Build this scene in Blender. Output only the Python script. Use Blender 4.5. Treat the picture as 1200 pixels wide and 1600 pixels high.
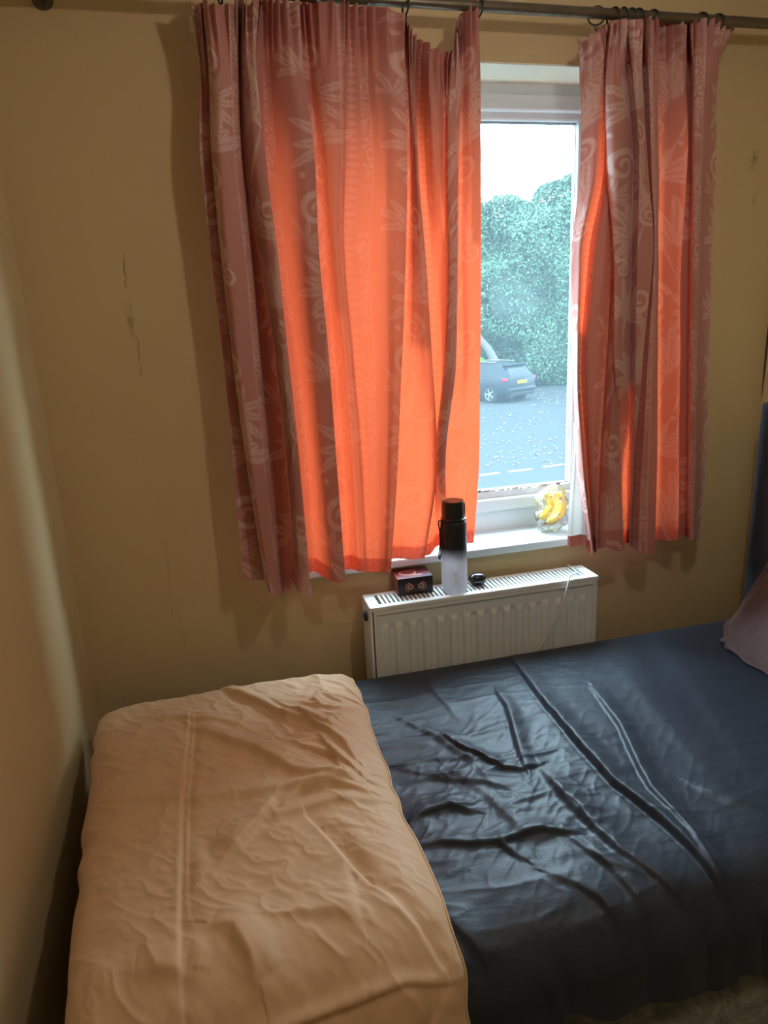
import bpy, bmesh, math, random
import numpy as np
from mathutils import Vector, Matrix

random.seed(7)
rng = np.random.default_rng(7)
scene = bpy.context.scene
COL = scene.collection
for o in list(bpy.data.objects):
    bpy.data.objects.remove(o)

# ------------------------------------------------------------------ camera
YAW, PITCH, ROLL = math.radians(13.285), math.radians(15.43), math.radians(-2.794)
FPX = 1080.0
CAM = np.array([0.0, 0.0, 1.6])
_f = np.array([math.sin(YAW)*math.cos(PITCH), math.cos(YAW)*math.cos(PITCH), -math.sin(PITCH)])
_r0 = np.array([math.cos(YAW), -math.sin(YAW), 0.0])
_u0 = np.cross(_r0, _f)
_r = math.cos(ROLL)*_r0 + math.sin(ROLL)*_u0
_u = -math.sin(ROLL)*_r0 + math.cos(ROLL)*_u0
cd = bpy.data.cameras.new('camera')
cd.sensor_fit = 'VERTICAL'; cd.sensor_height = 36.0; cd.lens = FPX/1600*36.0
cd.clip_start = 0.02; cd.clip_end = 300
cam = bpy.data.objects.new('camera', cd); COL.objects.link(cam)
cam.matrix_world = Matrix(((_r[0], _u[0], -_f[0], CAM[0]), (_r[1], _u[1], -_f[1], CAM[1]), (_r[2], _u[2], -_f[2], CAM[2]), (0, 0, 0, 1)))
scene.camera = cam

def ray(x, y):
    return _f + (x-600)/FPX*_r - (y-800)/FPX*_u
def at_y(x, y, Y):                      # point of the photo on the upright plane y = Y
    d = ray(x, y); return CAM + d*((Y-CAM[1])/d[1])
def at_z(x, y, Z):                      # point of the photo on the level plane z = Z
    d = ray(x, y); return CAM + d*((Z-CAM[2])/d[2])

# ------------------------------------------------------------------ world, light, exposure
SKY_L = 26.0
world = bpy.data.worlds.new('overcast_sky'); scene.world = world
world.use_nodes = True
bg = world.node_tree.nodes['Background']
bg.inputs['Color'].default_value = (0.69, 0.885, 1.0, 1)
bg.inputs['Strength'].default_value = SKY_L

WX0, WX1, WZ0, WZ1 = 0.19, 1.33, 0.955, 2.20     # window opening
pl = bpy.data.lights.new('window_portal', 'AREA'); pl.shape = 'RECTANGLE'
pl.size = WX1-WX0; pl.size_y = WZ1-WZ0
pl.cycles.is_portal = True
po = bpy.data.objects.new('window_portal', pl); COL.objects.link(po)
po.location = ((WX0+WX1)/2, 2.06, (WZ0+WZ1)/2); po.rotation_euler = (math.radians(-90), 0, 0)
po['kind'] = 'helper'

vs = scene.view_settings
vs.view_transform = 'Standard'; vs.look = 'None'; vs.gamma = 1.0; vs.use_curve_mapping = False
vs.exposure = 0.18
scene.cycles.max_bounces = 9
scene.cycles.diffuse_bounces = 5
scene.cycles.transparent_max_bounces = 12
scene.cycles.sample_clamp_indirect = 6.0

# ------------------------------------------------------------------ materials
class NT:
    def __init__(s, name):
        s.m = bpy.data.materials.new(name); s.m.use_nodes = True
        s.t = s.m.node_tree; s.t.nodes.clear()
        s.out = s.t.nodes.new('ShaderNodeOutputMaterial')
    def n(s, typ, props=None, **inp):
        nd = s.t.nodes.new('ShaderNode'+typ)
        for k, v in (props or {}).items(): setattr(nd, k, v)
        for k, v in inp.items():
            key = int(k[1:]) if k[0] == 'i' and k[1:].isdigit() else k.replace('_', ' ')
            s.link(v, nd.inputs[key])
        return nd
    def link(s, v, sock):
        if isinstance(v, bpy.types.NodeSocket): s.t.links.new(v, sock)
        elif isinstance(v, bpy.types.Node): s.t.links.new(v.outputs[0], sock)
        else:
            if sock.type == 'RGBA' and len(v) == 3: v = (*v, 1)
            sock.default_value = v
    def math(s, op, a, b=0.0, c=None, clamp=False):
        nd = s.t.nodes.new('ShaderNodeMath'); nd.operation = op; nd.use_clamp = clamp
        s.link(a, nd.inputs[0]); s.link(b, nd.inputs[1])
        if c is not None: s.link(c, nd.inputs[2])
        return nd.outputs[0]
    def ramp(s, v, a, b):
        nd = s.t.nodes.new('ShaderNodeMapRange'); nd.clamp = True; nd.interpolation_type = 'SMOOTHSTEP'
        s.link(v, nd.inputs['Value']); nd.inputs['From Min'].default_value = a; nd.inputs['From Max'].default_value = b
        return nd.outputs[0]
    def mix(s, f, a, b):
        nd = s.t.nodes.new('ShaderNodeMix'); nd.data_type = 'RGBA'
        s.link(f, nd.inputs['Factor']); s.link(a, nd.inputs['A']); s.link(b, nd.inputs['B'])
        return nd.outputs['Result']
    def noise(s, scale, detail=3, rough=0.5, vec=None, dist=0.0):
        nd = s.t.nodes.new('ShaderNodeTexNoise')
        nd.inputs['Scale'].default_value = scale; nd.inputs['Detail'].default_value = detail
        nd.inputs['Roughness'].default_value = rough; nd.inputs['Distortion'].default_value = dist
        if vec is not None: s.link(vec, nd.inputs['Vector'])
        return nd.outputs['Fac']
    def obj(s):
        return s.n('TexCoord').outputs['Object']
    def mapped(s, scale, vec=None):
        nd = s.n('Mapping'); s.link(vec or s.obj(), nd.inputs['Vector']); nd.inputs['Scale'].default_value = scale
        return nd.outputs[0]
    def bump(s, h, strength=0.3, dist=0.002):
        nd = s.n('Bump'); s.link(h, nd.inputs['Height']); nd.inputs['Strength'].default_value = strength
        nd.inputs['Distance'].default_value = dist
        return nd.outputs[0]
    def pbr(s, color, rough=0.5, normal=None, spec=0.5, metal=0.0, **kw):
        nd = s.n('BsdfPrincipled'); s.link(color, nd.inputs['Base Color']); s.link(rough, nd.inputs['Roughness'])
        nd.inputs['Specular IOR Level'].default_value = spec; s.link(metal, nd.inputs['Metallic'])
        if normal is not None: s.link(normal, nd.inputs['Normal'])
        for k, v in kw.items(): s.link(v, nd.inputs[k.replace('_', ' ')])
        return nd.outputs[0]
    def done(s, surf):
        s.t.links.new(surf, s.out.inputs['Surface']); return s.m

def simple(name, color, rough=0.5, nscale=40, var=0.06, bump=0.0, spec=0.5, metal=0.0, **kw):
    t = NT(name); v = t.noise(nscale, 3, vec=t.obj())
    dark = tuple(c*(1-var) for c in color); light = tuple(min(1, c*(1+var)) for c in color)
    col = t.mix(v, dark, light)
    nrm = t.bump(v, bump) if bump else None
    return t.done(t.pbr(col, rough, nrm, spec, metal, **kw))

# wall paint, with the cracks and scuffs the plaster has
def wall_mat(name, color, marks):
    t = NT(name); ob = t.obj()
    big = t.noise(1.7, 3, 0.6, ob); fine = t.noise(160, 2, 0.6, ob)
    col = t.mix(big, tuple(c*0.93 for c in color), tuple(min(1, c*1.05) for c in color))
    sep = t.n('SeparateXYZ', Vector=ob)
    X, Z = sep.outputs['X'], sep.outputs['Z']
    wob = t.noise(9, 4, 0.7, t.mapped((1, 1, 1)))
    for (x0, z0, slope, w, hz, strength, shade) in marks:
        dz = t.math('SUBTRACT', Z, z0)
        xx = t.math('SUBTRACT', t.math('SUBTRACT', X, x0), t.math('MULTIPLY', dz, slope))
        xx = t.math('ADD', xx, t.math('MULTIPLY', t.math('SUBTRACT', wob, 0.5), 0.05))
        lx = t.ramp(t.math('ABSOLUTE', xx), w, w*0.15)
        lz = t.ramp(t.math('ABSOLUTE', dz), hz, hz*0.4)
        brk = t.ramp(t.noise(30, 3, 0.6, ob), 0.35, 0.6)
        msk = t.math('MULTIPLY', t.math('MULTIPLY', lx, lz), t.math('MULTIPLY', brk, strength))
        col = t.mix(msk, col, shade)
    nrm = t.bump(t.math('ADD', t.math('MULTIPLY', big, 3.0), fine), 0.25, 0.0012)
    return t.done(t.pbr(col, 0.75, nrm, 0.25))
CREAM = (0.60, 0.46, 0.25)
mk = []
p = at_y(197, 425, 1.8); mk.append((p[0], p[2], 0.06, 0.004, 0.05, 0.85, (0.16, 0.12, 0.06)))
p = at_y(203, 500, 1.8); mk.append((p[0], p[2], 0.02, 0.012, 0.05, 0.65, (0.22, 0.16, 0.08)))
p = at_y(215, 560, 1.8); mk.append((p[0], p[2], 0.05, 0.004, 0.07, 0.6, (0.22, 0.16, 0.08)))
p = at_y(262, 900, 1.8); mk.append((p[0], p[2], 0.03, 0.0035, 0.20, 0.35, (0.30, 0.22, 0.11)))
p = at_y(282, 980, 1.8); mk.append((p[0], p[2], -0.02, 0.003, 0.12, 0.35, (0.30, 0.22, 0.11)))
p = at_y(1178, 250, 1.8); mk.append((p[0], p[2], 0.1, 0.016, 0.035, 0.6, (0.20, 0.13, 0.07)))
p = at_y(1180, 310, 1.8); mk.append((p[0], p[2], 0.0, 0.010, 0.022, 0.55, (0.20, 0.13, 0.07)))
M_WALLB = wall_mat('cream_wall_paint_marked', CREAM, mk)
M_WALL = wall_mat('cream_wall_paint', CREAM, [])
M_CEIL = simple('white_ceiling_paint', (0.80, 0.78, 0.72), 0.8, 60, 0.03, 0.2)
M_REVEAL = simple('pale_reveal_paint', (0.78, 0.80, 0.66), 0.6, 30, 0.04, 0.15)
M_UPVC = simple('white_window_plastic', (0.60, 0.66, 0.68), 0.35, 20, 0.03)
M_GASKET = simple('dark_rubber_gasket', (0.03, 0.035, 0.04), 0.6)
M_SEAL = simple('grey_glazing_seal', (0.20, 0.25, 0.28), 0.6)
M_FLOOR = simple('beige_carpet', (0.34, 0.27, 0.19), 0.95, 300, 0.25, 0.5)
M_RAD = simple('white_radiator_enamel', (0.78, 0.80, 0.77), 0.30, 15, 0.03)
M_DARK = simple('radiator_dark_inside', (0.05, 0.048, 0.045), 0.8)
M_ROD = simple('aged_bronze_metal', (0.16, 0.13, 0.09), 0.38, 25, 0.25, 0.1, 0.5, 0.7)
M_RING = simple('dark_ring_metal', (0.05, 0.045, 0.04), 0.4, 25, 0.2, 0.0, 0.5, 0.6)

# ------------------------------------------------------------------ mesh helpers
def link(name, me, mat=None, parent=None, smooth=False, auto=None):
    o = bpy.data.objects.new(name, me); COL.objects.link(o)
    if mat is not None and len(me.materials) == 0: me.materials.append(mat)
    if smooth:
        me.polygons.foreach_set('use_smooth', [True]*len(me.polygons))
        if auto is not None:
            me.set_sharp_from_angle(angle=math.radians(auto))
    if parent is not None:
        o.parent = parent
        o.matrix_parent_inverse = parent.matrix_world.inverted()
    return o
def empty(name, loc=(0, 0, 0), rz=0.0):
    o = bpy.data.objects.new(name, None); COL.objects.link(o)
    o.empty_display_size = 0.05
    o.location = loc; o.rotation_euler = (0, 0, rz)
    o.matrix_world = Matrix.Translation(Vector(loc)) @ Matrix.Rotation(rz, 4, 'Z')
    return o
def tag(o, label=None, cat=None, group=None, kind=None):
    if label: o['label'] = label
    if cat: o['category'] = cat
    if group: o['group'] = group
    if kind: o['kind'] = kind
    return o
class MB:
    """collects shapes into one mesh"""
    def __init__(s): s.bm = bmesh.new()
    def box(s, x0, x1, y0, y1, z0, z1, bev=0.0, seg=2, rot=None):
        g = bmesh.ops.create_cube(s.bm, size=1.0)
        M = Matrix.Translation(((x0+x1)/2, (y0+y1)/2, (z0+z1)/2))
        if rot is not None: M = M @ rot
        M = M @ Matrix.Diagonal((abs(x1-x0), abs(y1-y0), abs(z1-z0), 1))
        bmesh.ops.transform(s.bm, matrix=M, verts=g['verts'])
        if bev > 0:
            es = list({e for v in g['verts'] for e in v.link_edges})
            bmesh.ops.bevel(s.bm, geom=es, offset=bev, segments=seg, affect='EDGES', profile=0.5)
        return s
    def prism(s, pts, y0, y1):            # polygon in x,z extruded along y
        a = [s.bm.verts.new((x, y0, z)) for x, z in pts]; b = [s.bm.verts.new((x, y1, z)) for x, z in pts]
        n = len(pts); s.bm.faces.new(a[::-1]); s.bm.faces.new(b)
        for i in range(n): s.bm.faces.new((a[i], a[(i+1) % n], b[(i+1) % n], b[i]))
        return s
    def tube(s, path, r, sides=10, closed=False, caps=True):
        P = [Vector(p) for p in path]; n = len(P); rs = r if hasattr(r, '__len__') else [r]*n
        rings = []; ref = None
        for i in range(n):
            if closed: d = P[(i+1) % n]-P[i-1]
            else: d = P[min(i+1, n-1)]-P[max(i-1, 0)]
            d.normalize()
            if ref is None:
                ref = Vector((0, 0, 1)) if abs(d.z) < 0.9 else Vector((1, 0, 0))
            a = (ref - d*ref.dot(d)).normalized(); b = d.cross(a); ref = a
            rings.append([s.bm.verts.new(P[i]+(a*math.cos(2*math.pi*k/sides)+b*math.sin(2*math.pi*k/sides))*rs[i]) for k in range(sides)])
        for i in range(n if closed else n-1):
            A, B = rings[i], rings[(i+1) % n]
            for k in range(sides):
                s.bm.faces.new((A[k], A[(k+1) % sides], B[(k+1) % sides], B[k]))
        if caps and not closed:
            s.bm.faces.new(rings[0][::-1]); s.bm.faces.new(rings[-1])
        return s
    def lathe(s, prof, sides=32, M=None):   # prof: (r, z) about the z axis
        rings = []
        for r, z in prof:
            if r < 1e-6: rings.append([s.bm.verts.new((0, 0, z))])
            else: rings.append([s.bm.verts.new((r*math.cos(2*math.pi*k/sides), r*math.sin(2*math.pi*k/sides), z)) for k in range(sides)])
        vs_ = [v for q in rings for v in q]
        for A, B in zip(rings, rings[1:]):
            for k in range(sides):
                k2 = (k+1) % sides
                f = [A[k % len(A)], A[k2 % len(A)], B[k2 % len(B)], B[k % len(B)]]
                f = list(dict.fromkeys(f))
                if len(f) > 2: s.bm.faces.new(f)
        if M is not None: bmesh.ops.transform(s.bm, matrix=M, verts=vs_)
        return s
    def poly(s, pts):
        s.bm.faces.new([s.bm.verts.new(p) for p in pts]); return s
    def mesh(s, name):
        bmesh.ops.recalc_face_normals(s.bm, faces=s.bm.faces[:])
        me = bpy.data.meshes.new(name); s.bm.to_mesh(me); s.bm.free(); return me
    def build(s, name, mat, parent=None, smooth=False, auto=35):
        return link(name, s.mesh(name), mat, parent, smooth, auto)

def grid_mesh(name, V, NU, NV, attrs=None, flip=False, closed_u=False):
    """V: (NU*NV,3) array, index i*NV+j"""
    me = bpy.data.meshes.new(name)
    i = np.arange(NU if closed_u else NU-1)[:, None]; j = np.arange(NV-1)[None, :]
    i2 = (i+1) % NU
    a = i*NV+j; b = i2*NV+j; c = i2*NV+j+1; d = i*NV+j+1
    F = np.stack([a, b, c, d] if not flip else [a, d, c, b], -1).reshape(-1, 4)
    me.vertices.add(len(V)); me.vertices.foreach_set('co', np.asarray(V, np.float32).ravel())
    me.loops.add(F.size); me.loops.foreach_set('vertex_index', F.astype(np.int32).ravel())
    me.polygons.add(len(F)); me.polygons.foreach_set('loop_start', np.arange(0, F.size, 4, dtype=np.int32))
    for k, v in (attrs or {}).items():
        at = me.attributes.new(k, 'FLOAT', 'POINT'); at.data.foreach_set('value', np.asarray(v, np.float32).ravel())
    me.update(calc_edges=True); me.validate()
    return me

# numpy noise and interpolation
_lat = rng.random((256, 256))
def vnoise(x, y):
    xi = np.floor(x).astype(int); yi = np.floor(y).astype(int); fx = x-xi; fy = y-yi
    fx = fx*fx*fx*(fx*(fx*6-15)+10); fy = fy*fy*fy*(fy*(fy*6-15)+10)
    g = lambda a, b: _lat[a & 255, b & 255]
    return (g(xi, yi)*(1-fx)+g(xi+1, yi)*fx)*(1-fy)+(g(xi, yi+1)*(1-fx)+g(xi+1, yi+1)*fx)*fy
def fbm(x, y, o=4):
    s = 0; a = 0.5
    for k in range(o): s = s+a*vnoise(x*2**k+17*k, y*2**k+31*k); a *= 0.5
    return s
def pchip(x, Y, xq):
    """monotone cubic along axis 0 of Y"""
    x = np.asarray(x, float); Y = np.asarray(Y, float)
    h = np.diff(x); sh = (-1,)+(1,)*(Y.ndim-1); hh = h.reshape(sh)
    d = np.diff(Y, axis=0)/hh
    m = np.zeros_like(Y); m[0] = d[0]; m[-1] = d[-1]
    w1 = (2*h[1:]+h[:-1]).reshape(sh); w2 = (h[1:]+2*h[:-1]).reshape(sh)
    ok = d[:-1]*d[1:] > 0
    with np.errstate(divide='ignore', invalid='ignore'):
        hm = (w1+w2)/(w1/d[:-1]+w2/d[1:])
    m[1:-1] = np.where(ok, hm, 0)
    k = np.clip(np.searchsorted(x, xq, side='right')-1, 0, len(x)-2)
    t = ((xq-x[k])/h[k]).reshape(sh); H = h[k].reshape(sh)
    return (2*t**3-3*t**2+1)*Y[k]+(t**3-2*t**2+t)*H*m[k]+(-2*t**3+3*t**2)*Y[k+1]+(t**3-t**2)*H*m[k+1]
def polydist(X, Y, pts):
    """distance to a polyline and position along it (0..1)"""
    best = np.full(X.shape, 1e9); par = np.zeros(X.shape); sgn = np.zeros(X.shape)
    P = np.asarray(pts, float); L = np.hypot(*np.diff(P, axis=0).T); T = L.sum(); acc = 0
    for (a, b, l) in zip(P[:-1], P[1:], L):
        dx, dy = (b-a)/l
        t = np.clip((X-a[0])*dx+(Y-a[1])*dy, 0, l)
        qx = X-a[0]-t*dx; qy = Y-a[1]-t*dy
        d = np.hypot(qx, qy); m = d < best
        best = np.where(m, d, best); par = np.where(m, (acc+t)/T, par); sgn = np.where(m, np.sign(-qx*dy+qy*dx), sgn); acc += l
    return best, par, sgn
def smooth01(x): x = np.clip(x, 0, 1); return x*x*(3-2*x)

# ------------------------------------------------------------------ the room
WALL = 1.80; XL, XR = -0.395, 1.635; YN = -1.35; ZC = 2.44
b = MB()
b.box(XL-0.15, WX0, WALL, 2.05, -0.02, ZC+0.1).box(WX1, XR+0.15, WALL, 2.05, -0.02, ZC+0.1)
b.box(WX0, WX1, WALL, 2.05, -0.02, WZ0-0.025).box(WX0, WX1, WALL, 2.05, WZ1, ZC+0.1)
wb = tag(b.build('wall_back', M_WALLB), 'cream painted wall with the window in it', kind='structure')
rv = MB()
rv.box(WX0-0.001, WX0+0.004, WALL+0.0005, 1.935, WZ0, WZ1).box(WX1-0.004, WX1+0.001, WALL+0.0005, 1.935, WZ0, WZ1)
rv.box(WX0, WX1, WALL+0.0005, 1.935, WZ1-0.004, WZ1+0.001)
rv.build('window_reveal', M_REVEAL, wb)
tag(MB().box(XL-0.15, XL, YN-0.1, WALL, -0.02, ZC+0.1).build('wall_left', M_WALL), 'cream wall beside the foot of the bed', kind='structure')
wr = tag(MB().box(XR, XR+0.15, YN-0.1, WALL, -0.02, ZC+0.1).build('wall_right', M_WALL), 'cream wall behind the headboard', kind='structure')
tag(MB().box(XL-0.15, XR+0.15, YN-0.2, YN, -0.02, ZC+0.1).build('wall_front', M_WALL), kind='structure')
tag(MB().box(XL-0.15, XR+0.15, YN-0.2, 2.05, -0.15, 0.0).build('floor', M_FLOOR), kind='structure')
tag(MB().box(XL, XR, YN, WALL, ZC, ZC+0.1).build('ceiling', M_CEIL), kind='structure')
# the dark crack in the corner of the two walls
pa = [at_y(1198, 455, WALL), at_y(1194, 520, WALL), at_y(1190, 575, WALL), at_y(1187, 620, WALL)]
cr = MB().tube([(XR-0.001, WALL-0.001, q[2]) for q in pa], [0.0005, 0.0035, 0.003, 0.0005], 6)
cr.build('corner_crack', simple('dark_crack_dirt', (0.06, 0.045, 0.03), 0.9), wr)

# window: frame of plastic sections, two panes, sill board
win = empty('window_1', (WX0, 1.93, WZ0)); tag(win, 'white plastic framed window with a hazy pane', kind='structure')
FY = 1.93; PX1 = 1.083; MUL = 1.158; PZ0, PZ1 = 1.088, 2.100
def frame_ring(mb, x0, x1, z0, z1, w, y0, y1, bev=0.004):
    mb.box(x0, x0+w, y0, y1, z0, z1, bev).box(x1-w, x1, y0, y1, z0, z1, bev)
    mb.box(x0+w*0.6, x1-w*0.6, y0+0.0006, y1-0.0006, z1-w, z1, bev).box(x0+w*0.6, x1-w*0.6, y0+0.0006, y1-0.0006, z0, z0+w, bev)
m = MB(); frame_ring(m, WX0, WX1, WZ0-0.01, WZ1, 0.045, FY, FY+0.07); m.box(WX0+0.03, WX1-0.03, FY+0.0012, FY+0.068, WZ0+0.02, WZ0+0.072, 0.004); m.build('frame', M_UPVC, win)
m = MB(); m.box(PX1+0.022, MUL-0.022, FY+0.002, FY+0.07, WZ0+0.03, WZ1-0.03, 0.004); m.build('mullion', M_UPVC, win)
for (x0, x1) in ((WX0+0.035, PX1+0.042), (MUL-0.042, WX1-0.035)):
    m = MB(); frame_ring(m, x0, x1, WZ0+0.062, WZ1-0.033, 0.040, FY-0.012, FY+0.05, 0.005)
    sash = m.build('sash', M_UPVC, win)
    m = MB(); frame_ring(m, x0+0.034, x1-0.034, WZ0+0.098, WZ1-0.067, 0.026, FY+0.006, FY+0.03, 0.006)
    m.build('glazing_bead', M_UPVC, sash)
    m = MB(); frame_ring(m, x0+0.058, x1-0.058, WZ0+0.1235, WZ1-0.0925, 0.0035, FY+0.018, FY+0.034, 0)
    m.build('gasket', M_SEAL, sash)
t = NT('hazy_window_glass')
ob = t.obj()
haze = t.noise(0.6, 1, 0.5, ob)
tr = t.n('BsdfTransparent', Color=(0.90, 0.95, 0.97, 1))
tl = t.n('BsdfTranslucent', Color=(0.70, 0.90, 1.0, 1))
gl = t.n('BsdfGlossy', Color=(1, 1, 1, 1), Roughness=0.0)
fac = t.math('ADD', t.math('MULTIPLY', haze, 0.006), 0.011)
mx = t.n('MixShader', i0=fac, i1=tr, i2=tl)
fr = t.n('Fresnel', IOR=1.35)
M_GLASS = t.done(t.n('MixShader', i0=t.math('MULTIPLY', fr, 0.02), i1=mx, i2=gl).outputs[0])
for (x0, x1) in ((WX0+0.08, PX1+0.001), (MUL-0.001, WX1-0.08)):
    m = MB().box(x0, x1, FY+0.024, FY+0.028, PZ0-0.01, PZ1+0.01); m.build('pane', M_GLASS, win)
m = MB(); m.box(WX0-0.03, WX1+0.03, WALL-0.028, WALL-0.0005, WZ0-0.025, WZ0, 0.005).box(WX0+0.001, WX1-0.001, WALL-0.012, 1.95, WZ0-0.025, WZ0-0.0003, 0.002)
m.build('window_sill', M_UPVC, win)
# dust and flaked paint along the bottom of the pane
m = MB()
for k in range(60):
    x = random.uniform(0.6, 1.04); s_ = random.uniform(0.002, 0.005)
    m.box(x-s_, x+s_*1.5, FY+0.006, FY+0.018, PZ0-0.009, PZ0-0.0085+random.uniform(0.002, 0.006), rot=Matrix.Rotation(random.uniform(-0.5, 0.5), 4, 'Y'))
tag(m.build('paint_flakes', simple('pale_dust_flakes', (0.75, 0.75, 0.70), 0.9), win), kind='stuff')

# ------------------------------------------------------------------ outside
GZ = -1.6
def outside():
    t = NT('grey_wet_asphalt'); ob = t.obj()
    n1 = t.noise(0.35, 4, 0.6, ob); n2 = t.noise(3, 3, 0.6, ob)
    col = t.mix(n1, (0.0125, 0.0145, 0.016), (0.0175, 0.020, 0.022)); col = t.mix(t.math('MULTIPLY', n2, 0.4), col, (0.020, 0.023, 0.025))
    m_road = t.done(t.pbr(col, 0.95, t.bump(n2, 0.3, 0.01), 0.04))
    tag(MB().box(-60, 80, 2.4, 32.0, GZ-0.2, GZ).build('road', m_road), 'grey road outside the window', kind='structure')
    m_grass = simple('green_grass', (0.017, 0.048, 0.006), 0.95, 60, 0.4, 0.4, 0.05)
    v = MB()
    v.box(-60, 80, 32.0, 75, GZ-0.2, GZ+0.12)
    tag(v.build('grass_verge', m_grass), 'green grass verge behind the road', kind='structure')
    tag(MB().box(-60, 80, 31.8, 32.0, GZ-0.2, GZ+0.13, 0.02).build('kerb', simple('pale_kerb_stone', (0.07, 0.075, 0.08), 0.8)), kind='structure')
    # road dashes
    m_dash = simple('white_road_paint', (0.065, 0.07, 0.07), 0.7, 30, 0.2)
    ds = [((751, 743), (780, 739)), ((795.5, 737.5), (831, 733)), ((849, 730), (881, 725.5)), ((690, 752), (733, 746)), ((900, 722.5), (932, 718)), ((950, 715), (980, 711))]
    nm = ['nearest the curtain edge at left', 'in the middle below the parked car', 'nearest the right end of the pane']
    for i, (a, c) in enumerate(ds[:3]):
        A = at_z(*a, GZ); B = at_z(*c, GZ); d = (B-A)[:2]; n = np.array([-d[1], d[0]])/np.hypot(*d)*0.06
        pts = [(A[0]-n[0], A[1]-n[1]), (B[0]-n[0], B[1]-n[1]), (B[0]+n[0], B[1]+n[1]), (A[0]+n[0], A[1]+n[1])]
        q = MB(); bm = q.bm
        lo = [bm.verts.new((x, y, GZ)) for x, y in pts]; hi = [bm.verts.new((x, y, GZ+0.008)) for x, y in pts]
        bm.faces.new(hi); bm.faces.new(lo[::-1])
        for k in range(4): bm.faces.new((lo[k], lo[(k+1) % 4], hi[(k+1) % 4], hi[k]))
        tag(q.build('road_marking', m_dash), 'white painted road dash '+nm[i], 'road marking', 'dashes painted along the road')
    # fallen leaves
    n = 300; px = rng.uniform(745, 895, n); py_ = rng.uniform(612, 728, n)
    lit = rng.random(n) < 0.35; py_[lit] = rng.uniform(598, 632, lit.sum()); px[lit] = rng.uniform(836, 900, lit.sum())
    V = []; F = []
    for k in range(n):
        P = at_z(px[k], py_[k], GZ+0.012); s_ = random.uniform(0.03, 0.065); a = random.uniform(0, 6.28)
        c_, s2 = math.cos(a)*s_, math.sin(a)*s_
        i0 = len(V)
        for (u, w, h) in ((1, 0, 0.0), (0, 0.55, 0.025), (-1, 0, 0.005), (0, -0.55, 0.02)):
            V.append((P[0]+u*c_-w*s2, P[1]+u*s2+w*c_, P[2]+h))
        F.append((i0, i0+1, i0+2, i0+3))
    me = bpy.data.meshes.new('fallen_leaves'); me.from_pydata(V, [], F); me.update()
    tag(link('fallen_leaves', me, simple('pale_dead_leaf', (0.055, 0.052, 0.038), 0.6, 3, 0.4)), 'pale fallen leaves scattered on the road', 'leaves', kind='stuff')
    # the big dense hedge-like trees: thousands of small leaves round a dark core
    def crown(name, label, c, rad, nleaf, hue, seed):
        r2 = np.random.default_rng(seed)
        th = r2.uniform(0, 2*np.pi, nleaf*2); cz = r2.uniform(-1, 1, nleaf*2); s = np.sqrt(1-cz**2)
        D = np.stack([s*np.cos(th), s*np.sin(th), cz], 1)
        D = D[D[:, 1] < 0.35][:nleaf]; k = len(D)
        lump = 1+0.16*np.sin(3.1*D[:, 0]*3+seed)*np.cos(2.7*D[:, 2]*3)+0.10*np.sin(9*D[:, 0]+5*D[:, 2])*np.cos(8*D[:, 2]+seed)
        R = lump*(1-np.abs(r2.normal(0, 0.05, k)))
        sq = np.sign(D)*np.abs(D)**0.72
        P = np.array(c)+sq*np.array(rad)*R[:, None]
        P[:, 2] = np.maximum(P[:, 2], GZ+0.1)
        N = D+r2.normal(0, 0.65, (k, 3)); N /= np.linalg.norm(N, axis=1)[:, None]
        A = np.cross(N, r2.normal(0, 1, (k, 3))); A /= np.linalg.norm(A, axis=1)[:, None]; B = np.cross(N, A)
        L = r2.uniform(0.055, 0.12, k)[:, None]
        V = np.stack([P-A*L, P-B*L*0.45+N*0.02, P+A*L, P+B*L*0.45+N*0.02], 1).reshape(-1, 3)
        me = bpy.data.meshes.new('foliage'); kk = len(V)//4
        me.vertices.add(len(V)); me.vertices.foreach_set('co', V.astype(np.float32).ravel())
        me.loops.add(len(V)); me.loops.foreach_set('vertex_index', np.arange(len(V), dtype=np.int32))
        me.polygons.add(kk); me.polygons.foreach_set('loop_start', np.arange(0, len(V), 4, dtype=np.int32))
        at_ = me.attributes.new('tone', 'FLOAT', 'POINT'); at_.data.foreach_set('value', np.repeat(r2.random(kk), 4).astype(np.float32))
        me.update(calc_edges=True); me.validate()
        t = NT('green_leaf'); a_ = t.n('Attribute', {'attribute_name': 'tone'}).outputs['Fac']
        col = t.mix(a_, tuple(h*0.55 for h in hue), tuple(h*1.75 for h in hue))
        d_ = t.pbr(col, 0.55, None, 0.15); tl_ = t.n('BsdfTranslucent', Color=col)
        mat = t.done(t.n('MixShader', i0=0.25, i1=d_, i2=tl_).outputs[0])
        e = empty(name, (c[0], c[1], GZ)); tag(e, label, 'tree', 'trees across the road')
        tag(link('foliage', me, mat, e), kind='stuff')
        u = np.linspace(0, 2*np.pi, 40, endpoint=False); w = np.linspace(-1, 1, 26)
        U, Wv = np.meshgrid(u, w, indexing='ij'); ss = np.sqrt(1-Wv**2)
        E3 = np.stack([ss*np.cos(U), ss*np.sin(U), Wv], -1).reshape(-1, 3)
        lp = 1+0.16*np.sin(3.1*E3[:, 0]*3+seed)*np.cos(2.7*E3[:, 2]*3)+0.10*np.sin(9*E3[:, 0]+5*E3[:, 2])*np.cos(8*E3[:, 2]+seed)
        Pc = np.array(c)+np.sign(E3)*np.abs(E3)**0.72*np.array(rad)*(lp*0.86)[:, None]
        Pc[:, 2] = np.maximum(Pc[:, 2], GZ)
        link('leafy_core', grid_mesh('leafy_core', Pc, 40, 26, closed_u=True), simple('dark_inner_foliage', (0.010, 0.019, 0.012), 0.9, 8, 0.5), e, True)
        return e
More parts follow.
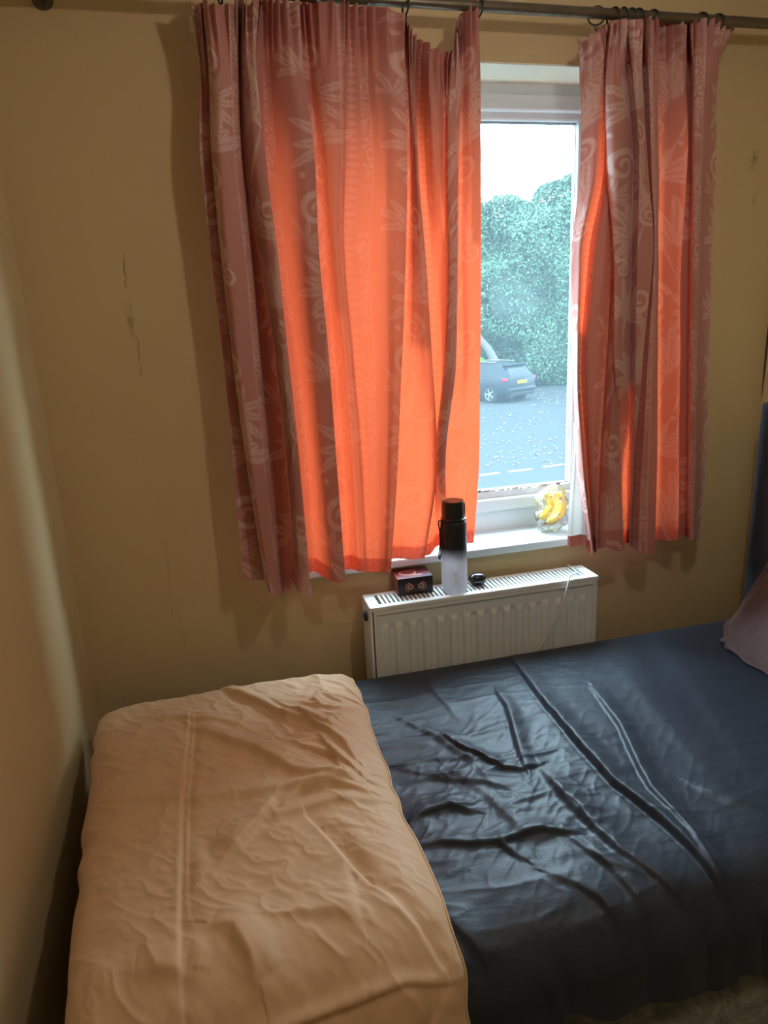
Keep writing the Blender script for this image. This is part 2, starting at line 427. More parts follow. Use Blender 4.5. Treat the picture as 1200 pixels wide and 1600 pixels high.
    crown('evergreen_tree', 'tall dense evergreen tree filling the pane behind the parked car', (17.6, 31.0, 2.2), (5.6, 2.4, 5.2), 70000, (0.028, 0.056, 0.034), 3)
    crown('evergreen_tree', 'slightly lower bushy tree at the left edge of the pane', (11.9, 32.6, 2.1), (4.2, 2.2, 4.3), 60000, (0.028, 0.056, 0.030), 8)
    crown('evergreen_tree', 'rounded tree beyond the right edge of the pane', (25.5, 33.0, 2.4), (3.6, 2.6, 5.2), 10000, (0.026, 0.050, 0.034), 5)
    crown('evergreen_tree', 'broad tree across the road hidden behind the left curtain', (3.6, 33.5, 1.8), (4.4, 2.2, 3.9), 16000, (0.028, 0.056, 0.030), 11)
    crown('evergreen_tree', 'far left tree across the road hidden behind the left curtain', (-5.0, 34.5, 2.0), (4.4, 2.2, 4.2), 9000, (0.028, 0.054, 0.032), 14)
    TY = 29.6
    A = at_y(750, 530, TY); B = at_y(774, 564, TY)
    tr_ = MB().tube([(A[0]-1.2, TY, A[2]+1.9), tuple(A), tuple((A+B)/2+np.array([0.03, 0, 0.05])), (B[0]+0.12, TY, B[2]-0.35)], [0.13, 0.16, 0.18, 0.24], 12)
    tag(tr_.build('tree_trunk', simple('pale_tree_bark', (0.040, 0.036, 0.032), 0.9, 12, 0.4, 0.5), None, True), 'pale leaning tree trunk on the grass behind the car', 'tree trunk')
    u = np.linspace(0, 2*np.pi, 36, endpoint=False)[:, None]; rr = np.linspace(0.02, 1, 9)[None, :]
    c = at_y(748, 552, TY-0.4)                # grassy bank in front of the trees
    Vm = np.stack([c[0]-0.6+2.0*rr*np.cos(u), TY-0.4+1.0*rr*np.sin(u), GZ+(c[2]-GZ)*np.cos(rr*np.pi/2)**0.7+0*u], -1).reshape(-1, 3)
    tag(link('grass_mound', grid_mesh('grass_mound', Vm, 36, 9, closed_u=True), m_grass, None, True), 'bright green grassy bank behind the parked car', 'grass', kind='stuff')

def car():
    o = empty('car', (0, 0, 0))
    paint = simple('dark_blue_grey_car_paint', (0.0045, 0.0065, 0.0095), 0.45, 4, 0.05, 0, 0.09, 0.0)
    glass = simple('dark_car_glass', (0.006, 0.009, 0.011), 0.35, 4, 0.05, 0, 0.07)
    trim = simple('black_car_trim', (0.006, 0.0065, 0.007), 0.8, 20, 0.05, 0, 0.1)
    chrome = simple('silver_wheel_metal', (0.06, 0.066, 0.07), 0.5, 10, 0.1, 0, 0.2, 0.0)
    red = simple('red_tail_lens', (0.085, 0.004, 0.010), 0.5, 20, 0.05, 0, 0.1)
    # sections along the length: x, z low, belt z, roof z, half width, half width at roof
    S = [(-2.12, 0.36, 0.86, 0.90, 0.76, 0.70), (-2.08, 0.27, 0.92, 1.02, 0.84, 0.66), (-1.95, 0.24, 0.94, 1.16, 0.88, 0.62), (-1.68, 0.22, 0.94, 1.36, 0.90, 0.60),
         (-1.40, 0.20, 0.93, 1.43, 0.90, 0.61), (-0.7, 0.19, 0.92, 1.465, 0.90, 0.62), (0.0, 0.19, 0.90, 1.45, 0.90, 0.62), (0.45, 0.19, 0.89, 1.34, 0.90, 0.61),
         (0.95, 0.19, 0.90, 1.00, 0.90, 0.66), (1.10, 0.19, 0.90, 0.94, 0.90, 0.70), (1.6, 0.20, 0.84, 0.87, 0.88, 0.66), (1.98, 0.22, 0.74, 0.77, 0.80, 0.58), (2.14, 0.30, 0.62, 0.65, 0.66, 0.5)]
    V = []; n = None
    for (x, zl, zb, zr, w, wr_) in S:
        h = [(0, zl), (w*0.85, zl), (w*0.97, zl+0.08), (w, zl+0.30*(zb-zl)), (w, zl+0.65*(zb-zl)), (w*0.985, zb-0.04), (w*0.95, zb), (wr_+0.55*(w*0.95-wr_), zb+0.5*(zr-zb)), (wr_+0.03, zr-0.06*(zr-zb)-0.01), (wr_*0.8, zr), (0, zr+0.015)]
        ring = h+[(-a, c) for a, c in h[-2:0:-1]]; n = len(ring)
        V += [(x, a, c) for a, c in ring]
    F = []
    for i in range(len(S)-1):
        for k in range(n):
            F.append((i*n+k, i*n+(k+1) % n, (i+1)*n+(k+1) % n, (i+1)*n+k))
    F.append(tuple(range(n))); F.append(tuple(range((len(S)-1)*n, len(S)*n))[::-1])
    me = bpy.data.meshes.new('body'); me.from_pydata(V, [], F); me.update()
    bm = bmesh.new(); bm.from_mesh(me); bmesh.ops.recalc_face_normals(bm, faces=bm.faces[:]); bm.to_mesh(me); bm.free()
    body = link('body', me, paint, o, True, 40)
    def surf(x, f):   # point on the glasshouse side at fraction f from belt to roof
        for a, c in zip(S, S[1:]):
            if a[0] <= x <= c[0]:
                q = (x-a[0])/(c[0]-a[0]); v = [p_+(r_-p_)*q for p_, r_ in zip(a, c)]
                return Vector((x, v[5]+(1-f)*(v[4]*0.95-v[5])+0.012, v[2]+f*(v[3]-v[2])))
    for s in (1, -1):
        for (xa, xb, xc, xd) in ((-1.62, -1.02, -1.05, -1.5), (-0.97, 0.02, 0.02, -0.97), (0.08, 0.86, 0.34, 0.08)):
            pts = [surf(xa, 0.10), surf(xb, 0.10), surf(xc, 0.86), surf(xd, 0.86)]
            pts = [Vector((p_.x, p_.y*s, p_.z)) for p_ in pts]
            q = MB(); inn = [p_-Vector((0, s*0.03, 0)) for p_ in pts]
            q.poly(pts).poly(inn)
            for k in range(4): q.poly([pts[k], pts[(k+1) % 4], inn[(k+1) % 4], inn[k]])
            q.build('side_window', glass, o)
        m_ = MB().box(-2.10, -1.86, s*0.60, s*0.885, 0.80, 0.93, 0.03); m_.build('tail_light', red, o, True)
        MB().box(0.62, 0.80, s*0.92, s*1.06, 0.92, 1.05, 0.03).build('mirror', trim, o, True)
        MB().tube([(-1.3, s*0.52, 1.485), (-0.6, s*0.54, 1.50), (0.1, s*0.54, 1.485)], 0.018, 8).build('roof_rail', chrome, o, True)
    def slab(name, pts, mat, th=0.02, nrm=(-1, 0, 0)):
        nv = Vector(nrm).normalized()*th; P = [Vector(p_) for p_ in pts]; Q = [p_+nv for p_ in P]
        q = MB(); q.poly(P).poly(Q)
        for k in range(len(P)): q.poly([P[k], P[(k+1) % len(P)], Q[(k+1) % len(P)], Q[k]])
        return q.build(name, mat, o)
    slab('rear_window', [(-2.02, -0.60, 1.02), (-2.02, 0.60, 1.02), (-1.74, 0.52, 1.33), (-1.74, -0.52, 1.33)], glass, 0.045, (-0.75, 0, 0.66))
    slab('windscreen', [(0.98, -0.62, 1.0), (0.98, 0.62, 1.0), (0.47, 0.54, 1.35), (0.47, -0.54, 1.35)], glass, 0.03, (0.6, 0, 0.8))
    MB().box(-1.88, -1.62, -0.58, 0.58, 1.385, 1.415, 0.012, rot=Matrix.Rotation(-0.12, 4, 'Y')).build('roof_spoiler', paint, o, True)
    MB().box(-2.17, -2.02, -0.80, 0.80, 0.40, 0.58, 0.05).build('rear_bumper', paint, o, True)
    MB().box(-2.16, -2.00, -0.70, 0.70, 0.25, 0.40, 0.03).build('lower_bumper', trim, o, True)
    pl_ = MB().box(-2.155, -2.10, -0.27, 0.27, 0.70, 0.815, 0.006).build('number_plate', simple('yellow_plate', (0.13, 0.10, 0.008), 0.8, 20, 0.03, 0, 0.05), o)
    q = MB()
    for k in range(7):
        y = 0.205-k*0.058-(0.035 if k > 3 else 0)
        q.box(-2.158, -2.153, y-0.018, y-0.008, 0.722, 0.792).box(-2.158, -2.153, y+0.006, y+0.016, 0.722, 0.792).box(-2.158, -2.153, y-0.018, y+0.016, 0.75+0.02*(k % 2), 0.762+0.02*(k % 2))
    tag(q.build('plate_characters', trim, pl_), kind='stuff')
    MB().lathe([(0, 0), (0.045, 0.0), (0.04, 0.012), (0, 0.014)], 16, Matrix.Translation((-2.10, 0, 0.90)) @ Matrix.Rotation(-math.pi/2, 4, 'Y')).build('badge', chrome, o)
    for x in (-1.30, 1.32):
        for s in (1, -1):
            M = Matrix.Translation((x, s*0.80, 0.325)) @ Matrix.Rotation(-s*math.pi/2, 4, 'X')
            ty = MB().lathe([(0.20, -0.10), (0.30, -0.10), (0.325, -0.06), (0.325, 0.08), (0.30, 0.115), (0.225, 0.115), (0.22, 0.09), (0, 0.08)], 28, M).build('wheel', trim, o, True)
            q = MB(); q.lathe([(0.205, 0.09), (0.222, 0.118), (0.23, 0.10)], 28, M)
            q.lathe([(0, 0.10), (0.05, 0.115), (0.05, 0.09)], 16, M)
            for k in range(5):
                a = k*2*math.pi/5
                bm2 = q.bm; g = bmesh.ops.create_cube(bm2, size=1.0)
                bmesh.ops.transform(bm2, matrix=M @ Matrix.Rotation(a, 4, 'Z') @ Matrix.Translation((0.125, 0, 0.10)) @ Matrix.Diagonal((0.20, 0.055, 0.02, 1)), verts=g['verts'])
            q.build('spokes', chrome, ty)
            MB().lathe([(0.33, 0.0), (0.375, 0.0), (0.375, 0.112), (0.33, 0.112)], 28, M).build('wheel_arch', trim, o, True)
    c = at_z(797, 629, GZ); h = np.array([-0.44, 0.898])
    o.location = (c[0]+h[0]*2.0+0.42, c[1]+h[1]*2.0+0.1, GZ); o.rotation_euler = (0, 0, math.atan2(h[1], h[0]))
    tag(o, 'dark blue estate car parked across the road with a yellow plate', 'car')
outside(); car()

# ------------------------------------------------------------------ curtain rod and rings
RODY = 1.68
pA = at_y(752, 9.5, RODY); pB = at_y(1200, 37, RODY); RODZ = (pA[2]+pB[2])/2
def rod_z(x): return pA[2]+(pB[2]-pA[2])*(x-pA[0])/(pB[0]-pA[0])
bkx = at_y(66, 0, WALL)[0]
RX_A, RX_B = bkx-0.05, XR-0.012
rod = empty('curtain_rod', (RX_A, RODY, rod_z(RX_A))); tag(rod, 'long aged bronze curtain rod above the window', 'curtain rod')
MB().tube([(RX_A, RODY, rod_z(RX_A)), (RX_B, RODY, rod_z(RX_B))], 0.0115, 20).build('pole', M_ROD, rod, True)
for xx in (RX_A, RX_B):
    MB().lathe([(0, -0.012), (0.020, -0.012), (0.022, 0.0), (0.018, 0.011), (0, 0.0115)], 24, Matrix.Translation((xx, RODY, rod_z(xx))) @ Matrix.Rotation(-math.pi/2, 4, 'Y')).build('finial', M_ROD, rod, True)
for bx_ in (bkx, 1.585):
    MB().tube([(bx_, WALL-0.002, rod_z(bx_)+0.012), (bx_, RODY, rod_z(bx_)-0.010)], 0.006, 10).lathe([(0, 0), (0.022, 0), (0.02, 0.006), (0, 0.008)], 20, Matrix.Translation((bx_, WALL-0.0005, rod_z(bx_)+0.012)) @ Matrix.Rotation(math.pi/2, 4, 'X')).build('bracket', M_ROD, rod, True)

def ring(px, rr=0.019, tilt=0.0, yaw=0.0, label='', hook=True):
    c = at_y(px, 20, RODY); x = c[0]
    o = empty('curtain_ring', (x, RODY, rod_z(x)-rr+0.0135))
    MB().tube([(0.0, rr*math.sin(a), rr*math.cos(a)) for a in np.linspace(0, 2*math.pi, 28, endpoint=False)], 0.0022, 8, closed=True).build('loop', M_RING, None, True).parent = o
    if hook:
        MB().tube([(0.0, 0.0035*math.sin(a), -rr-0.005+0.0045*math.cos(a)) for a in np.linspace(0, 2*math.pi, 14, endpoint=False)], 0.0012, 6, closed=True).tube([(0, 0, -rr-0.009), (0, -0.002, -rr-0.020), (0, 0.003, -rr-0.026), (0, 0.007, -rr-0.018)], 0.0012, 6).build('hook_eye', M_RING, None, True).parent = o
    o.rotation_euler = (0, tilt, yaw)
    tag(o, label, 'curtain ring', 'dark rings on the curtain rod')
RINGS = [(748, 0.1, 0.15, 'ring at the top right corner of the wide left curtain'),
         (932, 0.0, 1.15, 'bare ring hanging open left of the right curtain'),
         (958, 0.1, 0.25, 'second ring from the left above the right curtain'),
         (973, -0.1, 0.2, 'third ring from the left above the right curtain'),
         (984, 0.1, 0.2, 'fourth ring from the left above the right curtain'),
         (996, -0.05, 0.3, 'fifth ring from the left, last of the close bunch'),
         (1018, 0.1, 0.4, 'lone ring right of the close bunch of rings'),
         (1096, -0.1, 0.5, 'thick looking ring near the right end of the right curtain'),
         (1120, 0.1, 0.5, 'rightmost ring on the curtain rod'),
         (634, 0.0, 0.1, 'ring above the sagging gap in the left curtain'),
         (347, 0.0, 0.2, 'ring above the tightly folded left end of the left curtain')]
for (px, ti, yw, lb) in RINGS: ring(px, 0.019, ti, yw, 'dark metal '+lb)

# ------------------------------------------------------------------ curtains
def leafmask(U, V, cx, cy, ang, L, W_, curve=0.0):
    c, s = math.cos(ang), math.sin(ang)
    x = (U-cx)*c+(V-cy)*s; y = -(U-cx)*s+(V-cy)*c
    t = x/L; y = y-curve*L*t*t
    w = W_*np.sin(np.pi*np.clip(t, 0, 1)**1.6)**0.5
    e = (w-np.abs(y))/0.0022
    vein = np.clip((np.abs(y)-0.0006)/0.0012, 0.15, 1)*np.clip(0.75+0.5*np.sin(t*40+np.abs(y)*900), 0.55, 1)
    return np.clip(e, 0, 1)*(t > 0)*(t < 1)*vein
def scroll(U, V, cx, cy, R0, turns, w, flip=1, rot=0.0):
    x = (U-cx)*flip; y = V-cy; r = np.hypot(x, y)+1e-9; a = (np.arctan2(y, x)-rot) % (2*np.pi)
    m = np.zeros_like(r)
    for k in range(int(turns)+1):
        th = a+2*np.pi*k; ok = th < turns*2*np.pi
        rad = R0*(1-0.80*th/(turns*2*np.pi))
        ww = w*(1-0.6*th/(turns*2*np.pi))
        m = np.maximum(m, np.clip((ww-np.abs(r-rad))/0.002, 0, 1)*ok)
    return m
def damask(U, V):
    TW, TH = 0.27, 0.58
    U = U/1.18; V = V/1.18
    u = U % TW; col = np.floor(U/TW); v = (V+0.5*TH*(col % 2)) % TH
    m = np.zeros_like(u)
    def palm(cx, cy, ang, sz, n=7):
        nonlocal m
        for k in range(n):
            a = (k-(n-1)/2)/((n-1)/2)
            m = np.maximum(m, leafmask(u, v, cx, cy, ang+a*1.25+0.4*a*a, sz*(1-0.35*a)*(1 if k % 2 == 0 else 0.8), sz*0.135, 0.35+0.45*a))
    palm(0.085, 0.07, 1.9, 0.095, 9); palm(0.09, 0.345, 1.2, 0.105, 9); palm(0.150, 0.195, 2.6, 0.07, 7)
    palm(0.045, 0.49, 0.9, 0.085, 8); palm(0.14, 0.46, -0.6, 0.07, 7); palm(0.02, 0.17, 0.5, 0.06, 6)
    for (cx, cy, R_, tn, w, fl, ro) in ((0.055, 0.235, 0.034, 1.5, 0.0085, 1, 0.3), (0.135, 0.30, 0.026, 1.4, 0.006, -1, 1.5), (0.14, 0.53, 0.030, 1.5, 0.008, 1, 2.2), (0.05, 0.015, 0.022, 1.3, 0.005, -1, 0.8), (0.155, 0.125, 0.02, 1.4, 0.005, 1, 3.0)):
        m = np.maximum(m, scroll(u, v, cx, cy, R_, tn, w, fl, ro))
    for (cx, cy, r) in ((0.11, 0.155, 0.006), (0.098, 0.172, 0.005), (0.09, 0.188, 0.004), (0.03, 0.30, 0.007), (0.025, 0.32, 0.005), (0.16, 0.385, 0.006), (0.168, 0.402, 0.0045), (0.10, 0.565, 0.006)):
        m = np.maximum(m, np.clip((r-np.hypot(u-cx, v-cy))/0.002, 0, 1))
    for (x0, amp, ph) in ((0.10, 0.045, 0.0),):              # winding stem
        xs = x0+amp*np.sin(2*np.pi*v/TH+ph)
        m = np.maximum(m, np.clip((0.004+0.0025*np.sin(v*40)-np.abs(u-xs))/0.002, 0, 1)*0.9)
    # filigree stripe
    band = (u > 0.190) & (u < 0.255)
    q = fbm(u*38, v*38, 2); q2 = fbm(u*24+40, v*24, 2)
    sw = np.sin(q*34+3*np.sin(v*50))
    fil = np.clip((np.abs(sw)-0.55)/0.3, 0, 1)*np.clip((q2-0.25)*6, 0, 1)*0.75
    zz = np.abs(((v/0.016) % 1)-0.5)*2*0.010
    tri = np.clip((zz-np.abs(u-0.2225))/0.002, 0, 1)*0.55
    e1 = np.clip((0.0012-np.abs(u-0.192))/0.001+0.4, 0, 1)*0.7; e2 = np.clip((0.0012-np.abs(u-0.2535))/0.001+0.4, 0, 1)*0.7
    m = np.maximum(m, np.where(band, np.maximum(fil*(np.abs(u-0.2225) > 0.014), tri), 0)); m = np.maximum(m, np.maximum(e1, e2))
    return np.clip(m, 0, 1)

def curtain_cloth_mat(name, base, pat, trans, tfac):
    t = NT(name)
    a = t.n('Attribute', {'attribute_name': 'pattern'}).outputs['Fac']
    ob = t.obj()
    weave = t.noise(1.0, 2, 0.6, t.mapped((90, 90, 900), ob)); w2 = t.noise(1.0, 2, 0.6, t.mapped((900, 900, 90), ob))
    wv = t.math('ADD', weave, w2)
    big = t.noise(7, 3, 0.6, ob)
    col = t.mix(a, base, pat)
    col = t.mix(t.math('MULTIPLY', big, 0.25), col, tuple(c*0.75 for c in base))
    nrm = t.bump(t.math('ADD', wv, t.math('MULTIPLY', big, 4)), 0.25, 0.0012)
    d = t.pbr(col, t.math('SUBTRACT', 0.62, t.math('MULTIPLY', a, 0.16)), nrm, 0.35, Sheen_Weight=0.25, Sheen_Roughness=0.4)
    tc = t.mix(t.math('MULTIPLY', a, 0.2), trans, tuple(c*0.72 for c in trans))
    tc = t.mix(t.math('MULTIPLY', t.math('SUBTRACT', wv, 0.7), 0.5, clamp=True), tc, tuple(c*0.6 for c in trans))
    tl = t.n('BsdfTranslucent', Color=tc, Normal=nrm)
    ln = t.n('Attribute', {'attribute_name': 'glow_cut'}).outputs['Fac']
    return t.done(t.n('MixShader', i0=t.math('MULTIPLY', tfac, t.math('SUBTRACT', 1.0, t.math('MULTIPLY', ln, 0.86))), i1=d, i2=tl).outputs[0])
M_CURT = curtain_cloth_mat('terracotta_damask_cloth', (0.49, 0.21, 0.18), (0.66, 0.43, 0.385), (0.84, 0.108, 0.034), 0.24)
M_HEM = curtain_cloth_mat('terracotta_hem_cloth', (0.49, 0.21, 0.18), (0.66, 0.43, 0.385), (0.95, 0.40, 0.28), 0.75)
M_LINING = None
t = NT('white_curtain_lining'); wv = t.noise(500, 2, 0.6, t.obj())
d = t.pbr(t.mix(wv, (0.66, 0.65, 0.62), (0.76, 0.75, 0.73)), 0.8, None, 0.2); tl = t.n('BsdfTranslucent', Color=(0.7, 0.66, 0.62, 1))
M_LINING = t.done(t.n('MixShader', i0=0.14, i1=d, i2=tl).outputs[0])

LV = [100, 250, 400, 560, 720]
def curtain(name, label, cols, NU, NV, base_y, uoff, voff, ripple_n, glow_cut=()):
    """cols: (top xy, xs at LV, bottom xy, depth d in cm: number or 7-list, positive towards the room)"""
    C3 = []
    kd = 1.35
    vq = np.linspace(0, 1, NV)
    for (tp, xs, bt, d) in cols:
        dd = d if hasattr(d, '__len__') else [d]*7
        px = [tp[0]]+list(xs)+[bt[0]]; py_ = [tp[1]]+LV+[bt[1]]
        P = np.array([at_y(px[k], py_[k], base_y-dd[k]*0.01*(kd if abs(dd[k]) < 5 else 1)) for k in range(7)])
        tt = (np.array(py_, float)-tp[1])/(bt[1]-tp[1])
        C3.append(pchip(tt, P, vq))
    C3 = np.array(C3)                                       # (ncol, NV, 3)
    seg = np.sqrt((np.diff(C3, axis=0)**2).sum(-1)).mean(1); seg = np.maximum(seg, 0.006)
    uu = np.concatenate([[0], np.cumsum(seg)])
    dens = np.linspace(0, uu[-1], NU)
    G = pchip(uu, C3, dens)                                 # (NU, NV, 3)
    # round the folds a little
    for _ in range(max(1, int(NU/260))):
        G[1:-1] = 0.25*G[:-2]+0.5*G[1:-1]+0.25*G[2:]
    U, Vv = np.meshgrid(dens, vq, indexing='ij')
    Hm = 1.30
    # gathered heading and soft creases
    hd = np.exp(-(Vv/0.075)**2)
    G[..., 1] -= hd*0.011*np.sin(U*2*np.pi*ripple_n+2*np.sin(U*23))
    G[..., 0] += hd*0.003*np.sin(U*2*np.pi*ripple_n+1.3)
    wr = fbm(U*9+3, Vv*3+uoff*7, 4)-0.5
    fl = fbm(U*30+Vv*6, Vv*9+11, 3)-0.45
    G[..., 1] += 0.016*wr*(0.3+0.7*np.sin(np.pi*np.clip(Vv, 0, 1)))+0.004*fl
    G[..., 2] += 0.004*np.sin(U*2*np.pi*ripple_n*0.9)*np.exp(-(Vv/0.01)**2)
    Vcloth = (1-Vv)*Hm
    pat = damask(U+uoff+0.006*fbm(U*6, Vcloth*6, 2), Vcloth+voff)
    root = empty(name, tuple(G[NU//2, 0])); tag(root, label, 'curtain', 'terracotta curtains at the window')
    lin = np.zeros((NU, NV))                              # window glow dimmed by hand per fold, standing in for layered, backed cloth
    for (ca, cb, v0, v1, amt) in glow_cut:
        ua, ub = np.interp([ca, cb], np.arange(len(uu)), uu)
        lin = np.maximum(lin, amt*smooth01((U-ua)/0.006+0.5)*smooth01((ub-U)/0.006+0.5)*smooth01((Vv-v0)/0.03+0.5)*smooth01((v1-Vv)/0.03+0.5))
    me = grid_mesh('cloth', G.reshape(-1, 3), NU, NV, {'pattern': pat, 'glow_cut': lin})
    link('cloth', me, M_CURT, root, True)
    # real second layers of cloth: bottom hem, heading tape
    n_out = np.array([0, 1.0, 0])
    def strip(nm, j0, j1, off, step=2, i0=0, i1=None):
        S_ = G[i0:i1:step, j0:j1:1][:, ::1].copy(); S_[..., 1] += off
        a, c = S_.shape[:2]
        link(nm, grid_mesh(nm, S_.reshape(-1, 3), a, c, {'pattern': np.zeros(a*c)}), M_HEM, root, True)
    jh = int(NV*(1-0.027)); strip('hem', jh, NV, 0.004)
    strip('heading_tape', 1, int(NV*0.085), 0.005)
    return root, G

def off(xs, d): return [x+d for x in xs]
c1 = [325, 331, 345, 363, 384]; c2 = [372, 378, 393, 407, 421]; c3 = [374, 383, 404, 430, 447]; c4 = [401, 415, 434, 451, 468]
c5 = [474, 492, 499, 514, 526]; c6 = [633, 636, 634, 628, 622]; w_ = [648, 653, 665, 676, 684]
LC = [
    ((295, 8), [311, 313, 330, 349, 364], (380, 906), [1, 0, 0, 0, 0, 0, 0]),
    ((318, 3), [327, 333, 349, 367, 389], (415, 907), -1.5),
    ((322, 2), off(c1, 8), (424, 909), -2.5),
    ((318, 3), c1, (415, 915), 1.5),
    ((330, 6), [340, 345, 358, 374, 394], (424, 930), 4),
    ((358, 6), [360, 366, 382, 396, 412], (436, 934), 3.5),
    ((371, 5), c2, (440, 930), 1.5),
    ((369, 3), off(c2, -2), (440, 928), -3),
    ((374, 2), off(c3, -6), (448, 924), -4.5),
    ((376, 2), off(c3, -1), (459, 914), -4.5),
    ((377, 2), off(c3, 1), (461, 915), -1),
    ((387, 2), [388, 400, 421, 441, 457], (469, 927), 3.5),
    ((398, 1), off(c4, -3), (481, 932), 4),
    ((404, 0), c4, (487, 931), 2.5),
    ((399, 0), off(c4, -14), (472, 902), -1.5),
    ((412, 0), [414, 421, 437, 460, 478], (490, 893), -1.5),
    ((430, 0), [432, 448, 462, 478, 494], (508, 903), 0.5),
    ((452, 0), off(c5, -14), (528, 910), 2.2),
    ((466, 0), c5, (540, 909), 2),
    ((460, 0), off(c5, -16), (524, 893), -1.5),
    ((474, 1), [480, 500, 509, 522, 534], (545, 889), -2),
    ((492, 2), [496, 508, 518, 534, 546], (556, 891), 0.3),
    ((515, 3), [516, 524, 526, 540, 552], (562, 893), 1.5),
    ((535, 5), [536, 536.5, 536, 549, 562], (570, 894), 1.2),
    ((540, 5), [541, 540, 539, 553, 566], (574, 894), 0.0),
    ((565, 8), [568, 576, 570, 576, 584], (590, 894), 0.2),
    ((585, 10), [588, 598, 600, 604, 604], (600, 895), 1.2),
    ((612, 14), [616, 620, 622, 619, 614], (606, 895), 2.2),
    ((632, 22), c6, (611, 894), 2),
    ((630, 24), off(c6, -12), (600, 876), [0, 0, -1, -2, -3, -4, -5]),
    ((636, 34), off(c6, 4), (616, 873), [0, 0, -1, -2, -3, -4, -5]),
    ((640, 42), [640, 645, 648, 646, 640], (628, 873), [1, 1, 0, 0, -2, -4, -5]),
    ((645, 52), [646, 650, 660, 668, 672], (648, 874), [1, 1, 1, 1, 0, -3, -5]),
    ((652, 62), w_, (664, 872), [0, 0, 1, 1, 0, -3, -5]),
    ((650, 63), off(w_, -9), (660, 870), [-1, -1, -2, -2, -2, -4, -5.5]),
    ((660, 66), [658, 664, 670, 682, 688], (668, 868), [1, 1, -2, -3, -3, -4, -6]),
    ((672, 74), [670, 674, 684, 690, 684], (676, 862), [3, 4, 2, -2, -3, -4, -6]),
    ((684, 79), [682, 686, 692, 692, 680], (680, 856), [3, 4, 3, -1, -2, -4, -6]),
    ((696, 82), [694, 694, 696, 693, 680], (684, 853), [2, 2, 1, 0, -1, -3, -6]),
    ((706, 80), [703, 699, 701, 696, 682], (690, 851), [3, 3, 2.5, 2.5, 2, -1, -6]),
    ((712, 58), [712, 708, 709, 704, 690], (696, 850), [3, 3, 3, 3, 2.5, 0, -6]),
    ((716, 40), [720, 717, 716, 713, 696], (702, 850), [2, 2, 2, 2, 2, -1, -6]),
    ((714, 40), [716, 712, 711, 708, 692], (704, 849), [0, -1, -1, -1, -2, -3, -7]),
    ((722, 22), [724, 721, 720, 722, 712], (712, 849), [0, -1, -2, -2, -3, -4, -7]),
    ((730, 10), [734, 733, 731, 732, 728], (722, 849), [0.5, 0, -0.5, -1, -2, -4, -7.5]),
    ((738, 4), [742, 742, 742, 742, 740], (731, 849), [0.5, 0, 0, -1, -2, -4, -8]),
    ((747, 0), [750.5, 751, 751, 750, 749], (740, 848), [0, 0, 0, -1, -2, -4, -8]),
]
curtain('curtain', 'wide terracotta curtain glowing orange with a sagging top corner, left of the pane', LC, 620, 520, 1.685, 0.04, 0.13, 46, ((-1, 13.6, -1, 2, 1), (38.6, 41.4, -1, 0.85, 0.8), (30.6, 33.4, -1, 0.6, 0.6), (44.5, 60, -1, 0.45, 0.5), (16.4, 18.4, -1, 2, 0.5), (20.8, 22.8, -1, 0.55, 0.35), (26.2, 28.4, -1, 2, 0.35)))
